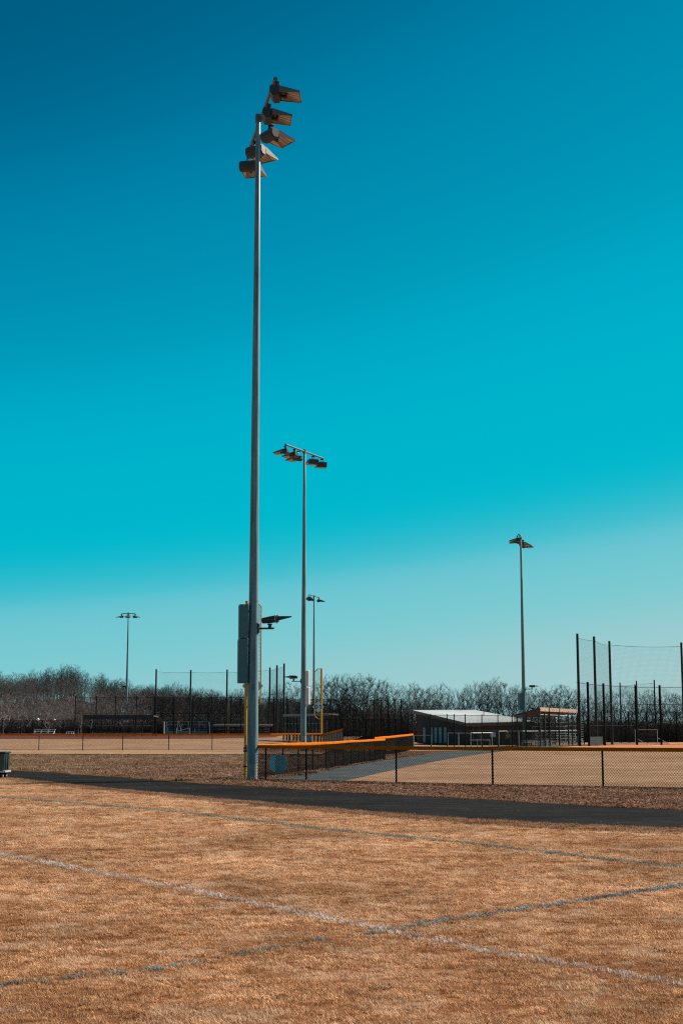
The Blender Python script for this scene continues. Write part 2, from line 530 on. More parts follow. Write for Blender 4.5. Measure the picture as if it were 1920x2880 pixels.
# left outfield on its bank
X0, X1 = -130.0, -1.6
rows = [(LEDGE_Y - 0.05, 0.10), (LEDGE_Y, 0.2)] + [(y, z_left(y)) for y in (100, 112, 135, 160, 176, 200, 236, 300)]
gl = MB()
nx = 200
rng = random.Random(5)
for y, z in rows:
    for i in range(nx):
        x = X0 + (X1 - X0) * i / (nx - 1)
        yy = y + (0.22 * math.sin(i * 0.47) + 0.12 * math.sin(i * 1.3) + rng.uniform(-.05, .05) if y < 95 else 0)
        if y > 95: x = X0 + (X1 + (y - 90) * 0.04 - X0) * i / (nx - 1)
        gl.v.append((x, yy, z))
for r in range(len(rows) - 1):
    for i in range(nx - 1):
        a = r * nx + i
        gl.f.append((a, a + 1, a + nx + 1, a + nx))
bk = MB()
BANK_X1 = -3.4
def z_bank(y):
    t = np.clip((y - (LEDGE_Y - 12)) / 12, 0, 1)
    return -0.006 + 0.15 * t * t
for k in range(13):
    y = LEDGE_Y - 12 + k * (12.35 / 12)
    for i in range(60):
        bk.v.append((-62 + (BANK_X1 + 62) * i / 59, y, float(z_bank(y)) + (0.02 * math.sin(i * 2.1 + k) if 0 < k < 12 else 0)))
for k in range(12):
    for i in range(59):
        a = k * 60 + i
        bk.f.append((a, a + 1, a + 61, a + 60))
bk.build('grass_bank', M['verge'])['kind'] = 'structure'
gl.build('left_outfield', M['outfield'])['kind'] = 'structure'
ld = MB()
pts = [(-60, 182), (-40, 178), (-26, 177), (-16, 180), (-12, 186), (-9, 195)]
for i in range(len(pts) - 1):
    (xa, ya), (xb, yb) = pts[i], pts[i + 1]
    prev_a, prev_b = (xa, ya), (xb, yb)
    for yy in (200, 228):
        qa, qb = (xa, max(yy, ya)), (xb, max(yy, yb))
        ld.poly([(*p, z_left(p[1]) + 0.012) for p in (prev_a, prev_b, qb, qa)])
        prev_a, prev_b = qa, qb
ld.build('left_infield_dirt', M['dirtred'])['kind'] = 'structure'

# wooded hill on the left
prof_px = [(-300, 1900), (-60, 1885), (0, 1897), (22, 1912), (60, 1898), (110, 1890), (150, 1886), (190, 1883), (240, 1889), (290, 1905), (355, 1922), (400, 1930), (490, 1932), (600, 1950), (700, 1958), (800, 1975), (960, 2000), (1300, 2030), (2400, 2030)]
RIDGE_Y = 450.0
ppx = np.array([p[0] for p in prof_px], float); ppy = np.array([p[1] for p in prof_px], float)


def hill_z(x, y):
    """ground height of the hill: ridge line at RIDGE_Y, foot at the tree line"""
    pxx = 960 + x / RIDGE_Y * 4046
    top = np.interp(pxx, ppx, ppy)
    h = np.maximum(0.0, (2050 - top) / 4000 * RIDGE_Y + CAM_H - 10.5)
    t = np.clip((y - 290) / (RIDGE_Y - 290), 0, 1)
    t = t * t * (3 - 2 * t)
    back = np.clip(1 - (y - RIDGE_Y) / 260, 0.3, 1)
    return 1.0 * (x < 0) * np.clip(-x / 12, 0, 1) + h * t * back - 0.02


hm = MB()
xs = np.linspace(-210, 150, 90); ys = np.linspace(238, 720, 50)
for y in ys:
    for x in xs:
        hm.v.append((x, y, float(hill_z(x, y)) + 0.05 * math.sin(x * .7 + y * .4)))
for j in range(len(ys) - 1):
    for i in range(len(xs) - 1):
        a = j * len(xs) + i
        hm.f.append((a, a + 1, a + len(xs) + 1, a + len(xs)))
hm.build('hill', M['hill'], smooth=True)['kind'] = 'structure'


# ------------------------------------------------------------------ fences
def wires(mb, a, b, ha, hb, w, r, z0=0.04, k=1.15):
    """woven diagonal wires between two posts; the top follows the rail"""
    a, b = Vector(a), Vector(b)
    d = Vector((b.x - a.x, b.y - a.y, 0)); L = d.length; d.normalize()
    nrm = Vector((-d.y, d.x, 0))
    dz = (b.z - a.z) / L
    H = max(ha, hb)
    top = lambda u: ha + (hb - ha) * u / L
    n = int((L + H) / w) + 2
    for sgn in (1, -1):
        for i in range(-n, n):
            c = i * w
            pts = []
            # line u = c + sgn * z / k ; clip to 0..L and z0..top
            z_lo, z_hi = z0, H
            us = lambda z: c + sgn * z / k
            ts = []
            for z in (z_lo, z_hi):
                ts.append(z)
            for uu in (0.0, L):
                ts.append((uu - c) * k / sgn)
            ulo, uhi = 0.0, L
            za, zb = z_lo, z_hi
            zu0, zu1 = sorted(((ulo - c) * k / sgn, (uhi - c) * k / sgn))
            za, zb = max(za, zu0), min(zb, zu1)
            if zb - za < 0.01: continue
            if us(zb) > L + 1e-6 or us(zb) < -1e-6: continue
            if zb > top(us(zb)):
                # solve z = top(c + sgn z/k)
                s = (hb - ha) / L
                zz = (ha + s * c) / (1 - s * sgn / k)
                zb = min(zb, zz)
                if zb - za < 0.01: continue
            off = nrm * (r * 0.9 * sgn)
            p0 = a + d * us(za) + Vector((0, 0, za + dz * us(za))) + off
            p1 = a + d * us(zb) + Vector((0, 0, zb + dz * us(zb))) + off
            mb.tube(p0, p1, r, r, 3, False)


def fence(name, label, pts, h, post_h=None, posts=None, spacing=3.05, rails=(1.0,), w=0.08, r=0.0065, post_r=0.03, rail_r=0.022, cap=None, cap_r=0.055, mat='black', group=None, cat='fence', rail_mat=None, bottom=True, meshed=True, cap_side=0.0):
    """posts, rails, woven wire and an optional plastic cap, each a part of one fence"""
    pts = [Vector(p) for p in pts]
    hs = h if isinstance(h, (list, tuple)) else [h] * len(pts)
    t = thing(name, label, cat, pts[0], group)
    if posts is None:
        posts = []
        for i, (a, b) in enumerate(zip(pts[:-1], pts[1:])):
            n = max(1, round((b - a).length / spacing))
            for k in range(n):
                posts.append((a.lerp(b, k / n), hs[i] + (hs[i + 1] - hs[i]) * k / n))
        posts.append((pts[-1], hs[-1]))
    else:
        posts = [(Vector(p), hs[0]) for p in posts]
    for p, hh in posts:
        ph = hh + 0.03 if post_h is None else post_h
        m = MB().tube(p - Vector((0, 0, 0.15)), p + Vector((0, 0, ph)), post_r, post_r, 10)
        m.build('post', M[mat], t, smooth=True)
    for f in rails:
        m = MB()
        for i, (a, b) in enumerate(zip(pts[:-1], pts[1:])):
            m.tube(a + Vector((0, 0, hs[i] * f)), b + Vector((0, 0, hs[i + 1] * f)), rail_r, rail_r, 8)
        m.build('rail', M[rail_mat or mat], t, smooth=True)
    if bottom:
        m = MB()
        for i, (a, b) in enumerate(zip(pts[:-1], pts[1:])):
            m.tube(a + Vector((0, 0, 0.05)), b + Vector((0, 0, 0.05)), rail_r * .5, rail_r * .5, 6)
        m.build('bottom_wire', M[mat], t, smooth=True)
    if meshed:
        m = MB()
        for i, (a, b) in enumerate(zip(pts[:-1], pts[1:])):
            wires(m, a, b, hs[i], hs[i + 1], w, r)
        ob = m.build('chain_link', M[mat], t)
        ob['kind'] = 'stuff'
    if cap:
        m = MB()
        for i, (a, b) in enumerate(zip(pts[:-1], pts[1:])):
            pa, pb = a + Vector((0, 0, hs[i] + 0.005)), b + Vector((0, 0, hs[i + 1] + 0.005))
            n = max(1, int((pb - pa).length / 2.4))
            rr = random.Random(int(abs(pa.x * 100)) + i)
            last = pa
            for k in range(1, n + 1):
                q = pa.lerp(pb, k / n)
                if k < n: q += Vector((0, 0, rr.uniform(-0.012, 0.012)))
                # a split pipe: taller than wide, pushed over the rail
                d = (q - last).normalized(); sd = Vector((d.y, -d.x, 0)).normalized(); up = Vector((0, 0, 1))
                ring = []
                for e in (last, q):
                    for s in range(14):
                        tt = 2 * math.pi * s / 14
                        cx_, sx_ = math.cos(tt), math.sin(tt)
                        ring.append(e + sd * (cap_r * 0.60 * math.copysign(abs(cx_) ** .45, cx_)) + up * (cap_r * 1.12 * math.copysign(abs(sx_) ** .7, sx_)))
                m.add(ring, [(s, 14 + s, 14 + (s + 1) % 14, (s + 1) % 14) for s in range(14)] + [tuple(range(14)), tuple(range(27, 13, -1))])
                last = q
        m.build('safety_cap', M[cap], t, smooth=True)
    return t


# near outfield fence
near_posts = fence_line[1:]
fence('chain_link_fence', 'low black chain link outfield fence with orange cap right of the tall light pole', fence_line, 1.2, posts=near_posts, w=0.085, r=0.0055, post_r=0.032, rails=(0.985,), cap='cap', cap_r=0.055)
# side fence running away from the light pole
side_px = [(735, 2194), (800, 2183), (860, 2173), (916, 2165), (964, 2156), (1008, 2149), (1046, 2142.5), (1082, 2137)]
sp = [G(694, 2193.5)] + [G(x, y) for x, y in ((916, 2165), (1008, 2149), (1082, 2137))]
s_posts = [G(x, y) for x, y in ((782, 2188),)] and [sp[0].lerp(sp[1], k / 5) for k in range(1, 5)] + [sp[1].lerp(sp[2], k / 4) for k in range(4)] + [sp[2].lerp(sp[3], k / 5) for k in range(6)]
fence('chain_link_fence', 'low black fence with bright yellow cap receding from the tall light pole towards the building', sp, 1.2, posts=s_posts, w=0.085, r=0.0055, rails=(0.985,), cap='cap', cap_r=0.056)
# the short run of two caps beyond it
a, b, c = G(1052, 2128), G(1116, 2121.5), G(1161, 2106)
fence('chain_link_fence', 'short low fence with jointed yellow cap ending at the tall black fence by the building', [a, b, c], [1.2, 1.3, 1.32], w=0.1, r=0.008, rails=(0.985,), cap='cap', cap_r=0.075, spacing=4)
# far left outfield fence
fl_pts = []
for x, y in ((-260, 112), (111, 112), (346, 112), (597, 112), (760, 113), (903, 116)):
    fl_pts.append(Vector((Xat(x, y), y, z_left(y))))
fl_posts = [Vector((Xat(x, 112), 112, 0.2)) for x in (-20, 111, 234, 346, 475, 597)] + [Vector((Xat(x, y), y, z_left(y))) for x, y in ((-150, 112), (712, 112.5), (812, 114), (903, 116))]
fence('chain_link_fence', 'long low outfield fence with orange cap across the far left field', fl_pts, 1.2, posts=fl_posts, w=0.1, r=0.0055, rails=(0.985,), cap='cap', cap_r=0.062)
# the flared fence right of the D1 foul pole
fence('chain_link_fence', 'short flared fence with sloping yellow cap just right of the D1 foul pole', [Vector((Xat(905, 117), 117, 0)), Vector((Xat(964, 107), 107, 0))], [1.35, 1.78], spacing=1.25, w=0.11, r=0.010, rails=(0.985,), cap='cap', cap_r=0.085)


def post_line(xs_py_y):
    return [Vector((Xat(x, y), y, z)) for x, y, z in xs_py_y]


# ten foot black fence in front of the building
q = [Vector((Xat(905, 136), 136, 0)), Vector((Xat(1031, 137), 137, 0)), Vector((Xat(1161, 138), 138, 0)), Vector((Xat(1340, 142), 142, 0)), Vector((Xat(1515, 150), 150, 0))]
def along(pts, px_):
    """the point of a ground polyline that stands at a pixel column"""
    s = slopes(px_, 2085)[0]
    for a, b in zip(pts[:-1], pts[1:]):
        fa, fb = a.x - s * a.y, b.x - s * b.y
        if fa * fb <= 0 and fa != fb:
            return a.lerp(b, fa / (fa - fb))
    return None
tp = [along(q, x) for x in (906, 932, 962, 1000, 1030, 1062, 1095, 1128, 1160, 1211, 1257, 1277, 1308, 1355, 1400, 1440, 1480, 1514)]
fence('tall_chain_link_fence', 'tall black chain link fence in front of the white roofed building', q, 3.2, posts=[p for p in tp if p], post_r=0.05, rails=(0.99, 0.52), w=0.13, r=0.0075, post_h=3.28)
q2 = [Vector((Xat(1161, 148), 148, 0)), Vector((Xat(1300, 146), 146, 0))]
# taller inner panels seen left of the building
q3 = [Vector((Xat(1030, 176), 176, 0)), Vector((Xat(1075, 172), 172, 0)), Vector((Xat(1129, 168), 168, 0))]
tp3 = [along(q3, x) for x in (1031, 1053, 1072, 1091, 1110, 1128)]
fence('tall_chain_link_fence', 'high black backstop panels rising left of the white roof', q3, 5.3, posts=[p for p in tp3 if p], post_r=0.075, rails=(0.99, 0.62), w=0.17, r=0.008, rail_mat='blacksteel')
q4 = [Vector((Xat(920, 150), 150, 0)), Vector((Xat(1150, 152), 152, 0))]
tp4 = [along(q4, x) for x in range(926, 1150, 17)]
fence('tall_chain_link_fence', 'dark bullpen fence with many close posts behind the tall fence', q4, 2.9, posts=[p for p in tp4 if p], post_r=0.045, rails=(0.99, 0.35), w=0.12, r=0.017)

# backstop of the left field
BY = 235.0
bz = 1.0
q5 = [Vector((Xat(210, BY), BY, bz)), Vector((Xat(700, BY), BY, bz)), Vector((Xat(830, BY + 14), BY + 14, bz)), Vector((Xat(985, BY + 20), BY + 20, bz))]
tp5 = [along(q5, x) for x in (210, 269, 323, 382, 434, 486, 542, 594, 649, 700, 754, 769, 789, 806, 845, 880, 930, 985)]
fence('tall_chain_link_fence', 'wide black backstop fence across the far left field', q5, 6.0, posts=[p for p in tp5 if p], post_r=0.085, rails=(0.99, 0.55), w=0.22, r=0.012, post_h=6.15)
q6 = [Vector((Xat(434, BY - 8), BY - 8, bz)), Vector((Xat(594, BY - 9), BY - 9, bz)), Vector((Xat(812, BY - 2), BY - 2, bz))]
tp6 = [along(q6, x) for x in (436, 489, 540, 585, 633, 678, 726, 770, 810)]
fence('tall_chain_link_fence', 'inner black backstop fence between the left netting poles', q6, 5.6, posts=[p for p in tp6 if p], post_r=0.085, rails=(0.99, 0.5, 0.58), w=0.22, r=0.012)
q7 = [Vector((Xat(-250, 222), 222, 0.92)), Vector((Xat(210, 226), 226, 0.94))]
tp7 = [along(q7, x) for x in (-60, 5, 58, 92, 118, 177, 208)]
fence('tall_chain_link_fence', 'man-high black fence at the far left in front of the wooded hill', q7, 2.25, posts=[p for p in tp7 if p], post_r=0.075, rails=(0.99, 0.35), w=0.18, r=0.011)


# ------------------------------------------------------------------ high netting on poles
def netting(name, label, poles, spans, Hs, pr=0.15, cell=0.16, tr=0.006, low=0.0, group=None):
    """poles are ground points, spans index pairs; the net hangs from a sagging top rope"""
    t = thing(name, label, 'safety net', poles[0], group)
    for p, H in zip(poles, Hs):
        MB().tube(p - Vector((0, 0, .2)), p + Vector((0, 0, H)), pr, pr * 0.85, 12).build('net_pole', M['blacksteel'], t, smooth=True)
    for i, j, lowz in spans:
        a, b = poles[i], poles[j]
        ha, hb = Hs[i] - 0.45, Hs[j] - 0.45
        L = (b - a).length
        sag = 0.018 * L
        top = lambda s: a.z + ha + (b.z + hb - a.z - ha) * s - sag * 4 * s * (1 - s)
        n = max(6, int(L / cell))
        m = MB()
        for k in range(n + 1):
            s = k / n
            p = a.lerp(b, s)
            m.tube((p.x, p.y, p.z + lowz), (p.x, p.y, top(s)), tr, tr, 3, False)
        nz = int((min(ha, hb) - lowz) / cell)
        for k in range(nz + 1):
            f = k / nz
            pts = []
            for e in range(9):
                s = e / 8
                p = a.lerp(b, s)
                pts.append(Vector((p.x, p.y, p.z + lowz + (top(s) - p.z - lowz) * f)))
            for u, v in zip(pts[:-1], pts[1:]):
                m.tube(u, v, tr, tr, 3, False)
        m.build('netting', M['net'], t)['kind'] = 'stuff'
        m = MB()
        pts = [Vector((*a.lerp(b, e / 12).xy, top(e / 12))) for e in range(13)]
        m.path(pts, 0.022, 5)
        m.build('top_rope', M['net'], t)
    return t


def net_poles(lst, z, H):
    out = []
    for x, ytop in lst:
        y = (z + H - CAM_H) / slopes(x, ytop)[1]
        out.append(Vector((slopes(x, ytop)[0] * y, y, z)))
    return out


lp = net_poles([(440, 1882), (537, 1884), (639, 1883), (759, 1877), (779, 1871), (799, 1866)], 1.0, 11.5)
netting('safety_netting', 'high ball netting on six black poles over the far left backstop', lp, [(0, 1, 5.9), (1, 2, 5.9), (2, 3, 5.9), (3, 4, 5.0), (4, 5, 5.0)], [11.5] * 6, 0.17, 0.2, 0.0042)
rp = net_poles([(1622, 1782), (1669, 1790), (1712, 1803), (1914, 1807)], 0.0, 12.2)
netting('safety_netting', 'tall ball netting on four thick black poles at the right edge', rp, [(0, 1, 3.2), (1, 2, 3.2), (2, 3, 5.8)], [12.2] * 4, 0.16, 0.15, 0.0028)
rp2 = net_poles([(1742, 1920), (1788, 1915), (1838, 1912)], 0.0, 9.0)
netting('safety_netting', 'low second netting on three slim black poles behind the right backstop', rp2, [(0, 1, 2.5), (1, 2, 2.5)], [9.0] * 3, 0.12, 0.22, 0.0035)
# right backstop
rb = net_poles([(1651, 1918), (1695, 1922), (1785, 1927), (1853, 1927), (1930, 1928)], 0.0, 6.9)
rb0 = rp[0]
q8 = [rb0 + Vector((-0.3, -0.3, 0))] + rb
fence('tall_chain_link_fence', 'high black backstop fence with thick posts at the right edge', q8, [7.0] + [6.75] * 5, posts=rb, post_r=0.13, rails=(0.985, 0.69, 0.33), w=0.2, r=0.005, post_h=6.9)
q9 = [Vector((Xat(1630, 196), 196, 0)), Vector((Xat(1960, 200), 200, 0))]
tp9 = [along(q9, x) for x in (1640, 1692, 1746, 1768, 1820, 1861, 1903)]
fence('tall_chain_link_fence', 'dark inner fence behind the right backstop reaching a grey roofed pavilion', q9, 4.2, posts=[p for p in tp9 if p], post_r=0.085, rails=(0.99, 0.5), w=0.14, r=0.012)

# ------------------------------------------------------------------ light poles
fx = {}
def fixture_meshes():
    hp = [(-0.04, 0, -0.10), (0.02, 0, -0.02), (0.30, 0, 0.0), (0.36, 0, -0.02), (0.36, 0, -0.34), (0.16, 0, -0.40), (0.02, 0, -0.30)]
    h = MB().prism([Vector(p) + Vector((0, -0.36, 0)) for p in hp], (0, 0.72, 0))
    h.prism([Vector(p) * 0.9 + Vector((0.02, -0.40, -0.02)) for p in hp], (0, 0.05, 0))
    h.prism([Vector(p) * 0.9 + Vector((0.02, 0.35, -0.02)) for p in hp], (0, 0.05, 0))
    fx['housing'] = h.mesh('housing', M['fixture'])
    v = MB()
    n0, n1, l = 0.40, 0.47, 1.10
    v.add([(0.30, -n0, 0.01), (0.30, n0, 0.01), (l, n1, -0.03), (l, -n1, -0.03),
           (0.30, -n0, -0.01), (0.30, n0, -0.01), (l, n1, -0.045), (l, -n1, -0.045)],
          [(0, 1, 2, 3)[::-1], (4, 5, 6, 7), (0, 3, 7, 4), (1, 5, 6, 2), (2, 6, 7, 3), (0, 4, 5, 1)])
    for s in (-1, 1):
        p = [(0.30, s * n0, -0.0), (l, s * n1, -0.04), (l, s * n1, -0.085), (0.36, s * n0, -0.24), (0.30, s * n0, -0.26)]
        v.prism(p, (0, -s * 0.014, 0))
    v.tube((l, -n1, -0.06), (l, n1, -0.06), 0.018, 0.018, 6)
    fx['visor'] = v.mesh('visor', M['visor'])
    rf = MB()
    ys_ = [-0.38, -0.17, -0.12, 0.0, 0.05, 0.2, 0.38]
    zs = [-0.20, -0.055, -0.085, -0.05, -0.09, -0.055, -0.20]
    for k in range(len(ys_) - 1):
        y0, y1, z0, z1 = ys_[k], ys_[k + 1], zs[k], zs[k + 1]
        rf.add([(0.37, y0, z0), (0.37, y1, z1), (l - 0.02, y1 * 1.16, -0.055 + (z1 + .055) * 0.25), (l - 0.02, y0 * 1.16, -0.055 + (z0 + .055) * 0.25)], [(0, 1, 2, 3)])
    fx['reflector'] = rf.mesh('reflector', M['reflector'])
    la = MB().tube((0.37, 0.06, -0.19), (0.60, 0.05, -0.16), 0.05, 0.075, 10)
    la.tube((0.36, -0.2, -0.2), (0.46, -0.2, -0.19), 0.05, 0.05, 8)
    fx['lamp'] = la.mesh('lamp', M['fixture'], True)
    br = MB()
    for s in (-1, 1):
        br.box((0.13, s * 0.10, 0.10), (0.10, 0.02, 0.28))
    br.box((0.13, 0, 0.24), (0.16, 0.26, 0.04)); br.tube((0.13, -0.15, 0.03), (0.13, 0.15, 0.03), 0.025, 0.025, 8)
    fx['bracket'] = br.mesh('bracket', M['fixture'])
fixture_meshes()


def spotlight(t, pt, ang, arm_len, pole_r, tilt=0.12, s=1.0):
    """small flood lamp with a visor standing on an arm off the pole"""
    d = Vector((math.cos(ang), math.sin(ang), 0)); n = Vector((-d.y, d.x, 0)); up = Vector((0, 0, 1))
    arm = MB()
    arm.tube(pt, pt + d * (pole_r + arm_len), 0.035 * s, 0.035 * s, 8)
    arm.box(pt + d * (pole_r + 0.03), (0.07 * s, 0.16 * s, 0.34 * s), ang)
    e = pt + d * (pole_r + arm_len - 0.16 * s)
    arm.tube(e, e + up * 0.16 * s, 0.07 * s, 0.05 * s, 8)
    arm.box(e + up * 0.15 * s, (0.14 * s, 0.2 * s, 0.05 * s), ang)
    a = arm.build('spotlight_arm', M['fixture'], t)
    f = (d * math.cos(tilt) + up * math.sin(tilt)).normalized()
    w = up.cross(f).normalized() if False else n
    u2 = f.cross(n).normalized() * -1
    if u2.z < 0: u2 = -u2
    c = e + up * 0.32 * s
    b = MB()
    prof = [(-0.30, 0.10), (-0.28, 0.125), (0.0, 0.15), (0.20, 0.155), (0.26, 0.17), (0.31, 0.17)]
    ring = []
    for x, r in prof:
        for i in range(12):
            t_ = 2 * math.pi * i / 12
            ring.append(c + f * (x * s) + n * (r * s * math.cos(t_)) + u2 * (r * s * math.sin(t_) * 0.86))
    fs = [(k * 12 + i, k * 12 + (i + 1) % 12, (k + 1) * 12 + (i + 1) % 12, (k + 1) * 12 + i) for k in range(len(prof) - 1) for i in range(12)]
    fs += [tuple(range(11, -1, -1)), tuple(range(60, 72))]
    b.add(ring, fs)
    b.build('spotlight', M['fixture'], t, smooth=True)
    g_ = MB().tube(c + f * 0.225 * s, c + f * 0.25 * s, 0.178 * s, 0.178 * s, 14)
    g_.build('lens_ring', M['alu'], t)
    v = MB()
    A = c + f * 0.31 * s
    v.add([A + u2 * 0.085 * s + n * 0.10 * s, A + u2 * 0.085 * s - n * 0.10 * s, A + f * 0.52 * s + u2 * 0.02 * s - n * 0.03 * s, A + f * 0.52 * s + u2 * 0.02 * s + n * 0.03 * s,
           A - u2 * 0.06 * s + n * 0.10 * s, A - u2 * 0.06 * s - n * 0.10 * s, A + f * 0.52 * s - u2 * 0.015 * s - n * 0.03 * s, A + f * 0.52 * s - u2 * 0.015 * s + n * 0.03 * s],
          [(0, 1, 2, 3), (0, 3, 7, 4), (1, 5, 6, 2), (3, 2, 6, 7)])
    v.build('visor', M['fixture'], t)


def light_pole(label, base, H, r0, r1, arm_vec, arm_z, heads, boxes=(), spot=None, arm_off=(0, 0), seams=(0.06, 0.40, 0.72), scale=1.0, box_mat='cabinet', group='floodlight poles around the ball fields', detail=True):
    """heads: (position along the arm -1..1, yaw, sideways offset)"""
    t = thing('light_pole', label, 'light pole', base, group)
    base = Vector(base)
    cuts = [0.0] + [s * H for s in seams] + [H]
    rad = lambda z: r0 + (r1 - r0) * z / H
    for k, (za, zb) in enumerate(zip(cuts[:-1], cuts[1:])):
        step = 0.006 * (len(cuts) - k)
        n = 28 if detail else 14
        if k == 0:
            MB().lathe([(rad(za) + 0.008, za - 0.2), (rad(za) + 0.008, za), (rad(zb) + 0.012, zb)], n, base).build('concrete_base', M['concrete'], t, smooth=True)
        else:
            z_top = zb + (0.03 if k == len(cuts) - 2 else 0.0)
            prof = [(rad(za) + step, za + 0.001), (rad(zb) + step * 0.6, z_top)]
            if k == len(cuts) - 2:
                prof += [(rad(zb) * 0.7, z_top + 0.05), (0.01, z_top + 0.07)]
            MB().lathe(prof, n, base).build('pole_section', M['galv'], t, smooth=True)
    av = Vector((arm_vec[0], arm_vec[1], 0))
    off = Vector((arm_off[0], arm_off[1], 0))
    c = base + Vector((0, 0, arm_z)) + off
    a, b = c - av / 2, c + av / 2
    ar = MB().tube(a, b, 0.075 * scale, 0.075 * scale, 10)
    ar.tube(base + Vector((0, 0, arm_z)), c, 0.08 * scale, 0.08 * scale, 8)
    ar.box(base + Vector((0, 0, arm_z)), (rad(H) * 2.6, rad(H) * 2.6, 0.3), math.atan2(av.y, av.x))
    for e in (a, b):
        ar.tube(e - av.normalized() * 0.03, e + av.normalized() * 0.03, 0.085 * scale, 0.085 * scale, 10)
    ar.build('crossarm', M['visor'], t, smooth=True)
    for k, (s, yaw, side) in enumerate(heads):
        p = c + av / 2 * s
        d = Vector((math.cos(yaw), math.sin(yaw), 0))
        p = p + d * side
        if side > 0.25:
            MB().tube(p - d * side, p + d * 0.15, 0.05, 0.05, 8).build('head_arm', M['galv'], t, smooth=True)
        h = link(bpy.data.objects.new('floodlight', fx['housing']), t)
        h.location = p - base - d * 0.10 + Vector((0, 0, -0.30 * scale))
        h.rotation_euler = (0, R(16), yaw)
        h.scale = (scale,) * 3
        for nm in ('visor', 'reflector', 'lamp', 'bracket'):
            link(bpy.data.objects.new(nm, fx[nm]), h)
    for (bz0, bz1, ang, w, d) in boxes:
        dv = Vector((math.cos(ang), math.sin(ang), 0))
        rr = rad((bz0 + bz1) / 2)
        cc = base + dv * (rr + 0.05 + d / 2) + Vector((0, 0, (bz0 + bz1) / 2))
        o = MB().box(cc, (d, w, bz1 - bz0), ang).build('cabinet', M[box_mat], t, bevel=0.012)
        MB().box(cc + dv * (d / 2 + 0.006), (0.012, w * 0.86, (bz1 - bz0) * 0.93), ang).build('cabinet_door', M[box_mat], t)
        m = MB()
        for zz in (bz0 + 0.25, bz1 - 0.25):
            m.box(base + dv * (rr + 0.03) + Vector((0, 0, zz)), (0.08, w * 0.6, 0.06), ang)
        m.build('cabinet_mount', M['fixture'], t)
    if spot:
        z, ang, ln, ti = spot
        spotlight(t, base + Vector((0, 0, z)), ang, ln, rad(z), ti)
    return t


# the tall pole in front
B1 = G(709, 2194.5); B1.z = 0.0
Y1 = B1.y
t1 = slopes(727, 328)[1]
H1 = CAM_H + t1 * Y1
arm1 = CAM_H + slopes(735, 333)[1] * Y1
zpx = lambda py, y: CAM_H + slopes(712, py)[1] * y
bx0, bxm, bx1 = zpx(1922, Y1), zpx(1797, Y1), zpx(1701, Y1)
p1 = light_pole('tallest galvanised floodlight pole, standing beside the asphalt path in the foreground', B1, H1, 0.188, 0.083, (-1.45, 6.9), arm1,
                [(-0.97, R(-2), 0), (-0.42, R(6), 0), (0.02, R(38), 0.42), (0.52, R(58), 0.1), (0.96, R(76), 0.1)],
                boxes=[(bx0, bxm - 0.006, R(194), 0.30, 0.34), (bxm + 0.006, bx1, R(194), 0.30, 0.325)],
                spot=(zpx(1768, Y1), R(-12), 0.62, 0.12), arm_off=(0.10, 0.05), seams=(0.0245, 0.47, 0.75), scale=1.0)
# hand hole cover and steel straps
hc = MB()
zc = zpx(1933, Y1)
ring = []
for i in range(16):
    t_ = 2 * math.pi * i / 16
    ring.append(Vector((B1.x + 0.02 + 0.075 * math.cos(t_), B1.y - 0.195, zc + 0.12 * math.sin(t_))))
hc.prism(ring, (0, 0.10, 0))
hc.build('hand_hole_cover', M['cabinet'], p1)
st = MB()
for py in (1775, 1690):
    z = zpx(py, Y1)
    st.lathe([(0.178, z - 0.02), (0.186, z - 0.02), (0.186, z + 0.02), (0.178, z + 0.02)], 28, (B1.x, B1.y, 0))
st.build('pole_strap', M['galv'], p1, smooth=True)

# second pole beside the D1 foul pole
Y2 = 110.0
B2 = Vector((Xat(853, Y2), Y2, z_left(Y2) - 0.02))
H2 = CAM_H + slopes(848, 1266)[1] * Y2 - B2.z
z2 = lambda py: CAM_H + slopes(850, py)[1] * Y2 - B2.z
light_pole('second tallest floodlight pole, rising behind the near fence beside the D1 foul pole', B2, H2, 0.215, 0.085, (2.75, 5.6), z2(1270),
           [(-0.97, R(166), 0), (-0.5, R(158), 0), (-0.12, R(140), 0.45), (0.5, R(112), 0), (0.97, R(98), 0)],
           boxes=[(z2(1982), z2(1934), R(-32), 0.34, 0.30), (z2(1931), z2(1887), R(-32), 0.34, 0.28)], box_mat='alu',  # same cabinets as the front pole; their sunlit tone is put into a paler colour
           spot=(z2(1916) , R(170), 0.75, 0.02), seams=(0.05, 0.40, 0.72))
# pole by the white roofed building
Y3 = 159.5
H3 = CAM_H + slopes(1464, 1506)[1] * Y3
B3 = Vector((Xat(1474, Y3), Y3, 0.0))
z3 = lambda py: CAM_H + slopes(1468, py)[1] * Y3
light_pole('floodlight pole on the right, rising behind the white roofed building', B3, H3, 0.22, 0.095, (1.2, 6.0), H3 - 0.3,
           [(-0.9, R(178), 0.1), (-0.35, R(172), 0.2), (0.3, R(35), 0.15), (0.9, R(20), 0.2)],
           boxes=[(z3(1996), z3(1950), R(205), 0.5, 0.40)], spot=(z3(1938), R(5), 0.9, 0.0), scale=1.05, detail=False)
